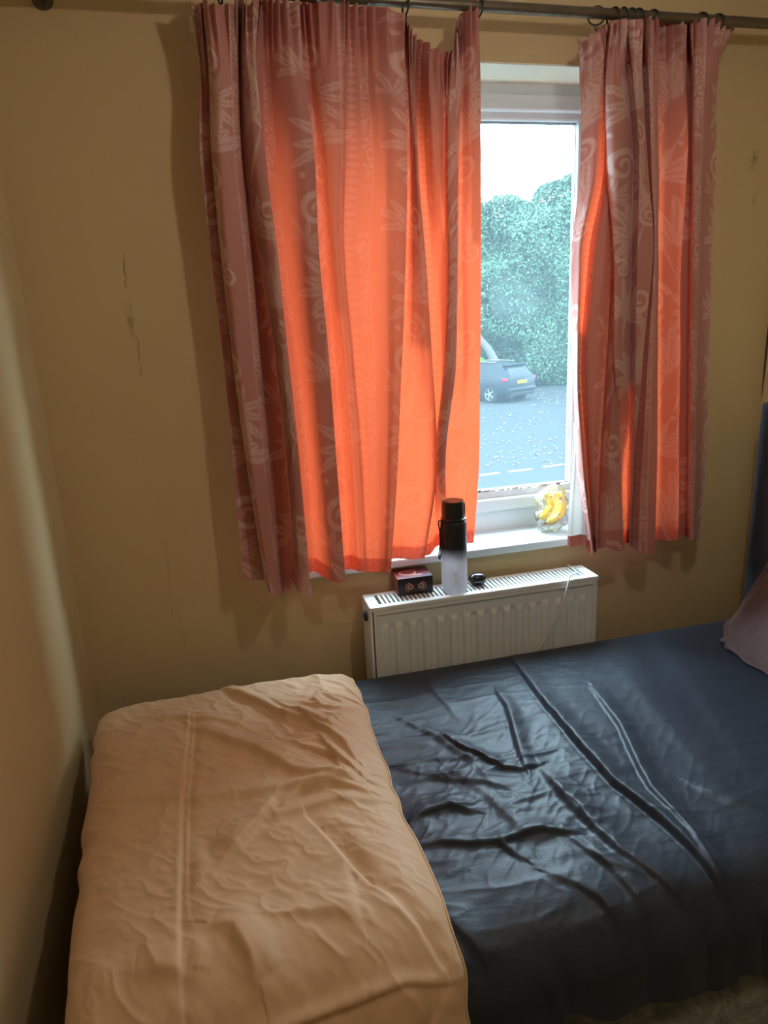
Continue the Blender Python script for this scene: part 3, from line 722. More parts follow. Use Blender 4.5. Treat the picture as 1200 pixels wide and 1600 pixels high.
RC = [
    ((902, 72), [905, 908, 893, 896, 900], (920, 864), 0),
    ((914, 60), [918, 920, 900, 899, 905], (923, 865), 1),
    ((930, 50), [938, 932, 908, 903, 911], (926, 866), 2),
    ((938, 46), [945, 939, 914, 906, 915], (928, 866), 1.8),
    ((934, 46), [940, 933, 908, 902, 911], (925, 862), -1.2),
    ((942, 42), [948, 944, 920, 908, 917], (928, 862), -1.6),
    ((946, 40), [951, 949, 928, 916, 921], (930, 863), 0.8),
    ((952, 38), [955, 955, 942, 930, 929], (932, 862), 1.6),
    ((956, 37), [959, 961, 957, 945, 937], (934, 858), -0.6),
    ((952, 37), [953, 956, 956, 947, 938], (931, 858), -3),
    ((954, 36), [955, 958, 960, 951, 943], (934, 857), 0.5),
    ((958, 36), [959, 962, 965, 957, 953], (950, 861), 2.2),
    ((961, 35), [962, 966, 970, 963, 964], (969, 861), 1.8),
    ((962, 35), [963, 967, 972, 966, 969], (972, 857), -3),
    ((955, 36), [949, 951, 961, 961, 971], (975, 849), [3, 4, 5, 4, 4, -2.5, -3.5]),
    ((962, 35), [958, 964, 967, 967, 974], (977, 848), [5, 6, 7, 6, 6, -2.5, -3.5]),
    ((970, 34), [969, 979, 977, 976, 978], (979, 848), [4.5, 5, 5, 4, 4, -2.5, -3.5]),
    ((975, 33), [976, 989, 987, 985, 982], (980, 848), [2, 1, 1, 1, 1, -2.2, -3]),
    ((986, 32), [988, 998, 995, 993, 986], (981, 848), [4, 4, 4, 4, 4, -0.5, -2]),
    ((998, 31), [1000, 1009, 1018, 1003, 990], (982, 850), [3, 2.5, 2.5, 2.5, 2.5, 1.5, 1]),
    ((1001, 31), [1003, 1010, 1018, 1003, 990], (984, 852), -1),
    ((1010, 30), [1013, 1018, 1022, 1012, 1003], (998, 864), 2),
    ((1022, 29), [1024, 1028, 1027, 1025, 1024], (1021, 866), 2.2),
    ((1025, 29), [1026, 1030, 1029, 1027, 1026], (1023, 864), 1.2),
    ((1020, 29), [1021, 1024, 1023, 1021, 1020], (1016, 848), -1.5),
    ((1032, 28), [1034, 1035, 1034, 1032, 1031], (1026, 843), -2),
    ((1048, 28), [1051, 1052, 1048, 1046, 1045], (1042, 845), -0.8),
    ((1064, 29), [1067, 1069, 1062, 1060, 1058], (1057, 844), 0.3),
    ((1066, 29), [1068, 1071, 1065, 1063, 1061], (1059, 840), -4),
    ((1075, 30), [1075, 1077, 1076, 1074, 1073], (1072, 838), -3),
    ((1082, 30), [1084, 1084, 1082, 1080, 1077], (1076, 842), 0.8),
    ((1096, 31), [1098, 1096, 1091, 1088, 1085], (1082, 844), 1.5),
    ((1112, 34), [1109, 1105, 1100, 1097, 1093], (1088, 843), 1),
    ((1132, 38), [1118, 1114, 1109, 1105, 1099], (1093, 842), -0.5),
    ((1145, 43), [1122, 1118, 1113, 1108, 1103], (1095, 840), -2),
]
rc, RG = curtain('curtain', 'narrower bunched dusty pink curtain with scroll pattern, right of the pane', RC, 480, 520, 1.685, 0.155, 0.02, 52, ((-1, 2.2, -1, 2, 0.75), (2.1, 5.7, 0.58, 2, 0.9), (5.6, 13.6, -1, 2, 1), (13.4, 18.2, -1, 0.70, 1), (18, 24.2, -1, 2, 1), (27.6, 40, -1, 2, 1)))
# turned-back lower corner of the right curtain showing its white lining
NL, ML = 24, 70
L_ = []
for i in range(NL):
    s = i/(NL-1)
    top = np.array([896+4*s, 660]); bot = np.array([887+37*s, 838-2*s])
    for j in range(ML):
        q = j/(ML-1); xy = top+(bot-top)*q; xy[0] += 1.6*math.sin(q*7+s*5)*q
        L_.append(at_y(xy[0], xy[1], 1.705+0.006*math.sin(9*s+3*q)))
link('lining', grid_mesh('lining', np.array(L_), NL, ML), M_LINING, rc, True)
H_ = []
for i in range(NL):
    s = i/(NL-1)
    for j in range(14):
        q = j/13; H_.append(at_y(886.6+37*s, 837+16*q-2*s+1.0*math.sin(s*9), 1.702+0.006*math.sin(9*s+3)))
link('lining_hem', grid_mesh('lining_hem', np.array(H_), NL, 14, {'pattern': np.zeros(NL*14), 'glow_cut': np.ones(NL*14)}), M_CURT, rc, True)

# ------------------------------------------------------------------ radiator
def radiator():
    x0, x1, yb, yf, z0, z1 = 0.342, 1.018, 1.765, 1.665, 0.27, 0.868
    o = empty('radiator', ((x0+x1)/2, yb, z0)); tag(o, 'white ribbed panel radiator on the wall below the window', 'radiator')
    NX, NZ = 420, 90
    X, Z = np.meshgrid(np.linspace(x0+0.014, x1-0.010, NX), np.concatenate([np.linspace(z0, z1-0.09, 30), np.linspace(z1-0.088, z1-0.012, 60)]), indexing='ij')
    ph = (X-x0-0.02)/0.0392
    fr = ph-np.floor(ph)
    rib = smooth01((fr-0.16)/0.14)*smooth01((0.84-fr)/0.14)       # raised flat ribs
    win_ = smooth01((z1-0.050-Z)/0.020)
    edge = smooth01((X-x0-0.030)/0.004)*smooth01((x1-0.026-X)/0.004)
    Y = yf+0.008-0.008*rib*win_*edge-0.0035*(1-win_*edge)
    lip = smooth01((Z-(z1-0.030))/0.008); Y = Y*(1-lip)+(yf)*lip
    link('front_panel', grid_mesh('front_panel', np.stack([X, Y, Z], -1).reshape(-1, 3), NX, NZ), M_RAD, o, True, 40)
    MB().box(x0+0.014, x1-0.010, yb-0.012, yb, z0, z1-0.02, 0.004).build('rear_panel', M_RAD, o)
    MB().box(x0+0.02, x1-0.02, yf+0.020, yb-0.02, z0+0.02, z1-0.035).build('convector_fins', M_DARK, o)
    # top grille: frame and bars between the slots
    m = MB(); zt = z1
    m.box(x0+0.003, x1-0.003, yf-0.001, yf+0.020, zt-0.014, zt, 0.003).box(x0+0.003, x1-0.003, yb-0.016, yb+0.001, zt-0.014, zt, 0.003)
    m.box(x0+0.001, x0+0.030, yf, yb, zt-0.013, zt-0.0004, 0.002).box(x1-0.030, x1-0.001, yf, yb, zt-0.013, zt-0.0004, 0.002)
    n = 50; w = (x1-x0-0.06)/n
    for k in range(1, n):
        xc = x0+0.03+k*w; m.box(xc-0.0032, xc+0.0032, yf+0.015, yb-0.012, zt-0.008, zt-0.0006)
    m.build('top_grille', M_RAD, o)
    for (a, c) in ((x0, x0+0.008), (x1-0.008, x1)):
        MB().box(a, c, yf+0.006, yb+0.002, z0+0.01, zt-0.001, 0.003).build('side_panel', M_RAD, o)
    MB().box(x0+0.010, x0+0.016, yf-0.002, yf+0.010, z0, zt-0.012, 0.002).build('panel_edge', M_RAD, o)
    MB().box(x1-0.018, x1-0.011, yf-0.003, yf+0.010, z0, zt-0.012, 0.002).build('panel_edge', M_RAD, o)
    MB().lathe([(0.0, 0.004), (0.007, 0.004), (0.008, 0.0), (0.014, 0.0), (0.015, 0.005), (0.012, 0.008), (0.006, 0.008), (0, 0.003)], 20, Matrix.Translation((x0-0.0005, yf+0.045, zt-0.04)) @ Matrix.Rotation(-math.pi/2, 4, 'Y')).build('blanking_plug', M_GASKET, o, True)
    for xx in (x0+0.12, x1-0.12):
        MB().box(xx-0.015, xx+0.015, yb, WALL-0.0005, z0+0.05, zt-0.08).build('wall_bracket', M_RAD, o)
    for xx in (x0+0.03, x1-0.03):
        MB().tube([(xx, yb-0.05, 0.0), (xx, yb-0.05, z0+0.03)], 0.0075, 12).build('pipe', M_RAD, o, True)
    return x0, x1, yb, yf, z1
RX0, RX1, RYB, RYF, RZ = radiator()

# ------------------------------------------------------------------ things on the radiator
def text_mesh(s, size, ext=0.0003):
    c = bpy.data.curves.new('t', 'FONT'); c.body = s; c.size = size; c.extrude = ext; c.align_x = 'CENTER'; c.align_y = 'CENTER'; c.resolution_u = 4
    o = bpy.data.objects.new('t', c); COL.objects.link(o)
    dg = bpy.context.evaluated_depsgraph_get(); me = bpy.data.meshes.new_from_object(o.evaluated_get(dg))
    bpy.data.objects.remove(o); bpy.data.curves.remove(c); return me
def bottle():
    p = at_z(705, 917, RZ); x, y = p[0], 1.703
    o = empty('water_bottle', (x, y, RZ)); tag(o, 'black and frosted clear water bottle standing on the radiator', 'water bottle')
    R = 0.0355
    t = NT('frosted_fading_plastic'); z = t.n('SeparateXYZ', Vector=t.obj()).outputs['Z']
    fd = t.ramp(z, 0.088, 0.135)
    clear = t.n('MixShader', i0=0.42, i1=t.pbr((0.50, 0.46, 0.48), 0.35), i2=t.n('BsdfTranslucent', Color=(0.82, 0.78, 0.80, 1)))
    clear2 = t.n('MixShader', i0=0.22, i1=clear, i2=t.n('BsdfTransparent', Color=(0.92, 0.90, 0.92, 1)))
    dark = t.pbr((0.012, 0.013, 0.017), 0.38)
    mat = t.done(t.n('MixShader', i0=fd, i1=clear2, i2=dark).outputs[0])
    blk = simple('black_bottle_plastic', (0.012, 0.013, 0.016), 0.30)
    b_ = MB().lathe([(0, 0.002), (R*0.80, 0.0), (R*0.93, 0.004), (R, 0.014), (R, 0.07), (R*0.99, 0.083), (R, 0.087), (R, 0.195), (R*0.96, 0.203), (R*0.86, 0.207), (0, 0.207)], 48).build('body', mat, None, True); b_.parent = o
    c_ = MB().lathe([(R*0.80, 0.205), (R*0.97, 0.206), (R*0.98, 0.212), (R*0.90, 0.214), (R*0.88, 0.216), (R*0.90, 0.220), (R*0.86, 0.254), (R*0.80, 0.260), (0, 0.261)], 48).build('cap', blk, None, True); c_.parent = o
    g_ = MB()
    for k in range(3):
        a = -1.2+k*0.55; g_.box(R*0.885*math.cos(a)-0.0015, R*0.885*math.cos(a)+0.0015, R*0.885*math.sin(a)-0.001, R*0.885*math.sin(a)+0.001, 0.222, 0.252)
    g_.build('cap_ridge', blk, None).parent = c_
    s_ = MB(); pa = [(-R*0.95, -0.004, 0.208), (-R*1.22, -0.006, 0.209), (-R*1.24, -0.006, 0.200), (-R*1.16, -0.006, 0.180), (-R*1.14, -0.006, 0.150), (-R*1.26, -0.007, 0.120), (-R*1.32, -0.008, 0.105), (-R*1.24, -0.008, 0.100), (-R*1.14, -0.008, 0.115), (-R*1.06, -0.006, 0.145), (-R*1.08, -0.006, 0.185), (-R*1.0, -0.004, 0.207)]
    s_.tube(pa, 0.0021, 8); s_.build('carry_strap', blk, None, True).parent = o
    me = text_mesh('LEMAB', 0.0155, 0.0002)
    lm = link('lettering', me, simple('pale_print', (0.95, 0.95, 0.96), 0.5))
    lm.parent = b_; az = math.atan2(-y, -x)+0.12
    lm.matrix_local = Matrix.Rotation(az, 4, 'Z') @ Matrix.Translation((R+0.0004, 0, 0.046)) @ Matrix.Rotation(math.pi/2, 4, 'Z') @ Matrix.Rotation(math.pi/2, 4, 'X') @ Matrix.Rotation(-math.pi/2, 4, 'Z')
    ln = MB().box(-0.0004, 0.0004, -0.0002, 0.0003, -0.017, 0.017).build('print_line', simple('pale_print', (0.85, 0.84, 0.85), 0.5), None)
    ln.parent = b_; ln.matrix_local = Matrix.Rotation(az, 4, 'Z') @ Matrix.Translation((R+0.0002, 0.0095, 0.044)) @ Matrix.Rotation(math.pi/2, 4, 'Z')
bottle()

def small_box():
    A = at_z(622, 932, RZ); B = at_z(677, 925, RZ)
    ang = math.atan2(B[1]-A[1], B[0]-A[0]); w = math.hypot(B[0]-A[0], B[1]-A[1]); dpt = 0.078; h = 0.050
    o = empty('gadget_box', (A[0], A[1], RZ), ang); tag(o, 'small dark red gadget box on the left end of the radiator', 'box')
    t = NT('maroon_printed_card'); ob = t.obj(); sp = t.n('SeparateXYZ', Vector=ob)
    g = t.ramp(t.math('ADD', t.math('MULTIPLY', sp.outputs['X'], 4.0), t.math('MULTIPLY', sp.outputs['Y'], -6)), -0.4, 0.45)
    top = t.math('GREATER_THAN', sp.outputs['Z'], h-0.0012)
    red = t.mix(g, (0.17, 0.012, 0.014), (0.035, 0.014, 0.022))
    col = t.mix(top, (0.020, 0.010, 0.016), red)
    lf = t.math('LESS_THAN', sp.outputs['X'], 0.0012); col = t.mix(lf, col, (0.15, 0.022, 0.016))
    m_ = t.done(t.pbr(col, 0.32))
    k_ = MB().box(0, w, 0, dpt, 0.0, h, 0.0015, 2).build('carton', m_, None); k_.parent = o
    gold = simple('pale_copper_print', (0.42, 0.20, 0.13), 0.4)
    for i, (cx, fl) in enumerate(((w*0.36, -1), (w*0.66, 1))):     # the two curled figures on the front
        q = MB(); R_ = 0.0105
        q.tube([(cx+R_*0.62*math.cos(a), -0.0003, h*0.47+R_*0.62*math.sin(a)) for a in np.linspace(0, 2*math.pi, 20, endpoint=False)], 0.0022, 6, closed=True)
        q.tube([(cx+fl*R_*(0.35+0.9*math.cos(a)), -0.0003, h*0.47+R_*1.05*math.sin(a)) for a in np.linspace(1.9, -1.5, 14)], 0.0013, 6)
        q.tube([(cx-fl*R_*0.1, -0.0003, h*0.47), (cx+fl*R_*0.15, -0.0003, h*0.47+0.0005)], 0.0016, 6)
        g_ = q.build('printed_figure', gold, None, True); g_.parent = k_; g_.scale = (1, 0.18, 1)
    q = MB(); cx, cy = w*0.38, dpt*0.52                       # looped outline on the lid
    pts = [(cx+0.022*math.cos(a), cy+0.017*math.sin(a), h+0.0002) for a in np.linspace(-1.0, 4.6, 26)]
    pts += [(cx+0.008, cy-0.019, h+0.0002), (cx+0.022, cy-0.022, h+0.0002), (cx+0.036, cy-0.020, h+0.0002)]
    q.tube(pts, 0.0022, 6)
    q.tube([(w*0.60+0.010*math.cos(a), dpt*0.88+0.004*math.sin(a), h+0.0002) for a in np.linspace(0, 2*math.pi, 14, endpoint=False)], 0.0014, 6, closed=True)
    e = q.build('printed_loop', gold, None, True); e.parent = k_
    e.scale = (1, 1, 0.2); e.location = (0, 0, h*0.8)
small_box()

def earbud_case():
    p = at_z(743, 911, RZ); o = empty('earbud_case', (p[0], 1.722, RZ), -0.15); tag(o, 'glossy black egg-shaped earbud case on the radiator beside the bottle', 'earbud case')
    blk = simple('glossy_black_plastic', (0.010, 0.012, 0.016), 0.12, 20, 0.05, 0, 0.6)
    def half(z0, z1_, lo):
        NU, NV = 40, 14; V = []
        for i in range(NU):
            a = 2*math.pi*i/NU
            for j in range(NV):
                ph = (j/(NV-1))*(math.pi/2)
                ca, sa = math.cos(a), math.sin(a)
                rx = 0.0245*math.copysign(abs(ca)**0.85, ca); ry = 0.0195*math.copysign(abs(sa)**0.85, sa)
                c_ = math.cos(ph)**0.75
                V.append((rx*c_, ry*c_, z0+(z1_-z0)*math.sin(ph)))
        return grid_mesh('half', np.array(V), NU, NV, closed_u=True, flip=lo)
    a = link('lower_shell', half(0.0175, 0.0, True), blk, None, True); a.parent = o
    c = link('lid', half(0.0182, 0.0355, False), blk, None, True); c.parent = o
    d = MB().lathe([(0, 0.0005), (0.0011, 0.0), (0.0012, -0.001)], 12, Matrix.Translation((0.002, -0.0192, 0.0140)) @ Matrix.Rotation(math.pi/2, 4, 'X')).build('indicator', simple('pale_dot', (0.5, 0.5, 0.52), 0.4), None); d.parent = a
earbud_case()

# white cable over the radiator
pw = at_y(896, 879, RYB+0.01); pw[0] -= 0.022; pk = []
pk.append((pw[0]+0.006, RYB+0.014, RZ-0.16)); pk.append((pw[0]+0.003, RYB+0.012, RZ-0.02)); pk.append((pw[0], RYB+0.002, RZ+0.004)); pk.append((pw[0]-0.004, (RYB+RYF)/2, RZ+0.004))
for (a, c, yy) in ((892, 899, RYF-0.004), (886, 918, RYF-0.012), (880, 940, RYF-0.016), (872, 962, RYF-0.014), (860, 985, RYF-0.010), (852, 1000, RYF-0.008), (841, 1016, RYF-0.004)):
    q = at_y(a, c, yy); pk.append(tuple(q))
q = pk[-1]; pk.append((q[0]-0.015, q[1]+0.002, q[2]-0.06))
P = np.array(pk); tq = np.linspace(0, 1, 60); tk = np.concatenate([[0], np.cumsum(np.linalg.norm(np.diff(P, axis=0), axis=1))]); tk /= tk[-1]
tag(MB().tube([tuple(v) for v in pchip(tk, P, tq)], 0.0021, 8).build('cable', simple('white_cable', (0.74, 0.72, 0.69), 0.45), None, True), 'thin white cable hanging over the right of the radiator', 'cable')

# bag of bananas on the sill
def bananas():
    yel = NT('banana_skin'); ob = yel.obj(); s = yel.ramp(yel.noise(55, 3, 0.6, ob), 0.60, 0.70)
    my = yel.done(yel.pbr(yel.mix(s, (0.78, 0.50, 0.04), (0.30, 0.16, 0.03)), 0.45))
    tip = simple('banana_stem', (0.16, 0.11, 0.03), 0.7)
    S = at_z(868, 838, WZ0)
    for i, (dx, dy, dz, sc, lb) in enumerate(((0.0, 0.0, 0.0, 1.0, 'ripe yellow banana curving down at the front of the plastic bag'), (-0.012, 0.032, 0.012, 0.85, 'shorter yellow banana behind the first inside the plastic bag'))):
        o = empty('banana', (S[0]+dx+0.012, 1.835+dy, WZ0+0.004)); tag(o, lb, 'banana', 'bananas in the bag on the sill')
        ctl = np.array([(-0.032, -0.012, 0.034), (-0.012, -0.008, 0.038), (0.010, -0.004, 0.054), (0.022, 0.0, 0.078), (0.016, 0.004, 0.102), (-0.002, 0.006, 0.116)])*sc + np.array([0, 0, dz])
        q = np.linspace(0, 1, 26); Pp = pchip(np.linspace(0, 1, 6), ctl, q)
        rr = [0.004+0.0145*sc*math.sin(math.pi*min(1, max(0, (t_-0.02)/1.0)))**0.55 if t_ > 0.08 else 0.0035+0.03*t_ for t_ in q]
        b_ = MB().tube([tuple(v) for v in Pp], rr, 7).build('skin', my, None, True); b_.parent = o
        e = MB().tube([tuple(ctl[0]), tuple(ctl[0]+np.array([-0.009, -0.003, -0.003]))], [0.0042, 0.005], 7).build('stem', tip, None, True); e.parent = o
    t = NT('clear_crinkled_plastic'); f_ = t.n('Fresnel', IOR=1.5)
    nz = t.bump(t.noise(60, 4, 0.65, t.obj()), 0.9, 0.006)
    g = t.n('BsdfGlossy', Color=(0.95, 0.97, 1, 1), Roughness=0.12, Normal=nz); tr_ = t.n('BsdfTransparent', Color=(0.93, 0.96, 0.97, 1))
    df = t.n('MixShader', i0=0.5, i1=t.n('BsdfDiffuse', Color=(0.8, 0.84, 0.86, 1)), i2=t.n('BsdfTranslucent', Color=(0.8, 0.85, 0.88, 1)))
    wr_ = t.ramp(t.noise(32, 4, 0.7, t.obj()), 0.50, 0.72)
    m1 = t.n('MixShader', i0=t.math('MULTIPLY', wr_, 0.6), i1=tr_, i2=df)
    mat = t.done(t.n('MixShader', i0=t.math('ADD', t.math('MULTIPLY', f_, 0.9), 0.06), i1=m1, i2=g).outputs[0])
    NU, NV = 72, 48; u = np.linspace(0, 2*np.pi, NU, endpoint=False); v = np.linspace(-1, 1, NV)
    Um, Vm = np.meshgrid(u, v, indexing='ij'); s = np.sqrt(np.maximum(0, 1-np.abs(Vm)**3.2))
    lump = 1+0.22*(fbm(Um*2.2+5, Vm*3+9, 3)-0.5)+0.16*np.abs(vnoise(np.cos(Um)*5+20, Vm*6+np.sin(Um)*4+20)-0.5)
    nz_ = np.minimum(1, (1-np.abs(Vm))*3)
    Xb = 0.050*np.cos(Um)*s*lump+0.004*np.sin(Vm*9); Yb = 0.038*np.sin(Um)*s*lump; Zb = 0.070+0.070*Vm*lump
    Zb = np.maximum(Zb, 0.0015)
    me = grid_mesh('plastic_bag', np.stack([Xb, Yb, Zb], -1).reshape(-1, 3), NU, NV, closed_u=True)
    o = link('plastic_bag', me, mat, None, True); o.location = (S[0]+0.012, 1.85, WZ0)
    tag(o, 'clear crinkled plastic bag of bananas on the sill', 'plastic bag')
bananas()

# ------------------------------------------------------------------ the bed
BX0, BX1, BY0, BY1 = -0.33, 1.488, 0.775, 1.650; MZ = 0.668
def velvet(name):
    t = NT(name); ob = t.obj()
    n1 = t.noise(9, 5, 0.7, t.mapped((1, 1, 1.6), ob), 1.2); n2 = t.noise(26, 4, 0.7, ob, 1.5)
    v = t.ramp(t.math('ADD', t.math('MULTIPLY', n1, 0.7), t.math('MULTIPLY', n2, 0.3)), 0.38, 0.62)
    col = t.mix(v, (0.17, 0.19, 0.19), (0.40, 0.43, 0.42))
    return t.done(t.pbr(col, 0.7, t.bump(n2, 0.3, 0.003), 0.3, Sheen_Weight=0.6, Sheen_Roughness=0.35))
M_VELVET = velvet('grey_crushed_velvet')
bed = empty('bed', ((BX0+BX1)/2, (BY0+BY1)/2, 0)); tag(bed, 'single divan bed in grey crushed velvet under the window', 'bed')
MB().box(BX0, BX1, BY0-0.005, BY1, 0.03, 0.435, 0.012, 3).build('divan_base', M_VELVET, bed, True)
MB().box(0.10, 0.95, BY0-0.014, BY0-0.004, 0.07, 0.34, 0.006).build('drawer', M_VELVET, bed, True)
for fx in (BX0+0.1, BX1-0.1):
    for fy in (BY0+0.1, BY1-0.1):
        MB().lathe([(0, 0), (0.022, 0), (0.025, 0.012), (0.018, 0.032), (0, 0.032)], 16, Matrix.Translation((fx, fy, 0))).build('foot', M_GASKET, bed, True)
t = NT('charcoal_headboard_fabric'); n = t.noise(400, 2, 0.6, t.obj())
M_HEAD = t.done(t.pbr(t.mix(n, (0.030, 0.033, 0.040), (0.055, 0.058, 0.068)), 0.85, t.bump(n, 0.3, 0.001), 0.2))
hbp = at_y(1188, 628, 1.655)
hx = hbp[0]; hz = hbp[2]
MB().box(hx, hx+0.075, BY0-0.02, 1.655, 0.05, hz, 0.012, 3).build('headboard', M_HEAD, bed, True)
for k in range(1, 4):
    yy = BY0-0.02+(1.655-BY0+0.02)*k/4
    MB().box(hx-0.004, hx+0.004, yy-0.002, yy+0.002, 0.3, hz-0.012).build('headboard_seam', M_HEAD, bed)
mt = MB().box(BX0+0.01, BX1, BY0+0.012, BY1-0.004, 0.437, MZ-0.016, 0.085, 6).build('mattress', M_VELVET, None, True)
tag(mt, 'grey sided mattress under the black sheet', 'mattress')

def crease_field(X, Y, lines, zplane):
    H = np.zeros_like(X)
    for (pts, w, a, asym) in lines:
        W3 = [at_z(px, py_, zplane)[:2] for px, py_ in pts]
        d, par, sg = polydist(X, Y, W3)
        fade = np.sin(np.pi*np.clip(par*0.94+0.03, 0, 1))**0.5
        ww = w*np.where(sg > 0, 2.4, 0.9*asym)
        H += a*fade*(np.exp(-(d/ww)**2)-0.10*np.exp(-((d-2.1*ww)/(1.3*ww))**2))
    return H

def sheet():
    t = NT('black_navy_cotton'); ob = t.obj(); n = t.noise(700, 2, 0.6, ob); n2 = t.noise(26, 4, 0.6, t.mapped((1, 2.2, 1), ob), 0.6)
    mat = t.done(t.pbr(t.mix(n2, (0.0125, 0.0195, 0.031), (0.020, 0.029, 0.044)), 0.50, t.bump(t.math('ADD', t.math('MULTIPLY', n, 0.1), n2), 0.35, 0.003), 0.45, Sheen_Weight=0.12, Sheen_Roughness=0.35))
    NU, NV = 520, 420
    yz = [(1.668, 0.47), (1.667, 0.60), (1.660, 0.655), (1.640, MZ+0.006), (1.55, MZ+0.010), (1.2, MZ+0.012), (0.90, MZ+0.010), (0.840, MZ+0.002), (0.795, MZ-0.020), (0.768, MZ-0.060), (0.760, MZ-0.115), (0.757, 0.0)]
    xs = np.linspace(0.12, BX1-0.004, NU)
    hem = np.interp(xs, [0.1, 0.30, 0.37, 0.44, 0.52, 0.60, 0.66, 0.72, 0.76, 0.82, 0.9, 1.1, 1.3, 1.5], [0.50, 0.525, 0.520, 0.530, 0.505, 0.512, 0.497, 0.500, 0.510, 0.492, 0.484, 0.47, 0.475, 0.46])
    hem += 0.008+0.004*np.sin(xs*60)
    P = np.array(yz); base = P[:-1]
    V = np.zeros((NU, NV, 3))
    for i, x in enumerate(xs):
        q = np.vstack([base, [0.755, hem[i]]])
        if q[-1, 1] > q[-2, 1]-0.005: q[-2, 1] = q[-1, 1]+0.01
        L = np.concatenate([[0], np.cumsum(np.hypot(*np.diff(q, axis=0).T))])
        yzq = pchip(L, q, np.linspace(0, L[-1], NV)); V[i, :, 0] = x; V[i, :, 1:] = yzq
    lines = [
        ([(798, 1026), (848, 1097), (903, 1163), (958, 1224), (1035, 1284), (1090, 1334), (1134, 1378), (1161, 1438), (1172, 1488)], 0.011, 0.020, 0.5),
        ([(815, 1024), (868, 1090), (925, 1160), (985, 1222), (1050, 1285), (1105, 1340)], 0.022, 0.006, 1.0),
        ([(925, 1075), (969, 1136), (996, 1196), (1018, 1235), (1079, 1301), (1122, 1362)], 0.010, 0.013, 0.6),
        ([(776, 1081), (792, 1105), (798, 1125), (804, 1147), (815, 1185), (822, 1203)], 0.009, 0.013, 0.6),
        ([(694, 1152), (720, 1170), (749, 1185), (787, 1202), (815, 1203), (845, 1195)], 0.009, 0.013, 0.5),
        ([(600, 1110), (640, 1130), (690, 1155), (740, 1190), (770, 1230)], 0.014, 0.007, 0.8),
        ([(848, 1202), (881, 1246), (925, 1290), (969, 1330), (1035, 1367), (1095, 1400)], 0.016, 0.013, 0.6),
        ([(640, 1283), (670, 1270), (700, 1262), (740, 1268)], 0.010, 0.014, 0.6),
        ([(648, 1325), (690, 1318), (740, 1320), (780, 1318), (815, 1340)], 0.010, 0.012, 0.6),
        ([(780, 1320), (815, 1308), (848, 1301), (895, 1304)], 0.010, 0.014, 0.5),
        ([(860, 1365), (900, 1378), (940, 1395), (972, 1420), (1000, 1412)], 0.012, 0.010, 0.7),
        ([(690, 1425), (730, 1452), (782, 1490), (820, 1520)], 0.012, 0.009, 0.8),
        ([(672, 1050), (672, 1075), (700, 1105), (712, 1120)], 0.010, 0.007, 0.8),
        ([(1079, 1224), (1110, 1238), (1140, 1251), (1195, 1266)], 0.012, 0.006, 0.8),
        ([(960, 1030), (1010, 1090), (1060, 1150), (1120, 1220), (1180, 1280)], 0.028, 0.004, 1.0),
        ([(1040, 1010), (1100, 1090), (1160, 1180), (1200, 1230)], 0.03, 0.004, 1.0),
        ([(700, 1200), (760, 1240), (800, 1280), (830, 1320)], 0.018, 0.006, 0.8),
        ([(620, 1200), (690, 1215), (760, 1225), (820, 1240)], 0.012, 0.006, 0.7),
        ([(930, 1330), (975, 1370), (1010, 1400), (1040, 1440)], 0.014, 0.008, 0.7),
        ([(1030, 1380), (1060, 1370), (1120, 1365), (1180, 1340)], 0.02, 0.004, 0.8),
        ([(870, 1235), (905, 1262), (920, 1285), (940, 1290)], 0.008, 0.005, 0.7),
        ([(880, 1300), (920, 1330), (950, 1350), (1000, 1360)], 0.009, 0.005, 0.7),
    ]
    X, Y = V[..., 0], V[..., 1]
    H = 0.8*crease_field(X, Y, lines, MZ+0.01)
    zone = np.exp(-(((X-0.45)/0.28)**2+((Y-1.15)/0.28)**2))
    wx = X+0.05*fbm(X*4, Y*4, 2); wy = Y+0.05*fbm(X*4+9, Y*4, 2)
    rid = 1-np.abs(2*fbm(wx*5+3, wy*16, 3)/0.875-1); rid2 = 1-np.abs(2*fbm((wx+wy)*9+30, (wx-wy)*26, 2)/0.75-1)
    H += (0.0012+0.006*zone)*(rid**3-0.35)+0.0018*(rid2**4-0.2)*(0.3+zone)
    H += 0.008*(fbm(X*3, Y*3+5, 2)-0.4)
    topm = smooth01((V[..., 2]-0.60)/0.06)*smooth01((1.665-Y)/0.05)
    V[..., 2] += H*topm
    side = smooth01((MZ-0.02-V[..., 2])/0.06)*(Y < 1.2)
    fold = 0.010*np.sin(X*23+0.8*np.sin(X*9))+0.010*np.exp(-((X-0.80-(MZ-V[..., 2])*0.2)/0.012)**2)+0.008*np.exp(-((X-0.74)/0.02)**2)+0.006*np.exp(-((X-0.385-(MZ-V[..., 2])*0.3)/0.012)**2)
    V[..., 1] -= side*(0.006+np.abs(fold)*0.8)
    me = grid_mesh('bed_sheet', V.reshape(-1, 3), NU, NV, flip=True)
    tag(link('bed_sheet', me, mat, None, True), 'rumpled black cotton sheet spread over the bed', 'bed sheet')
sheet()

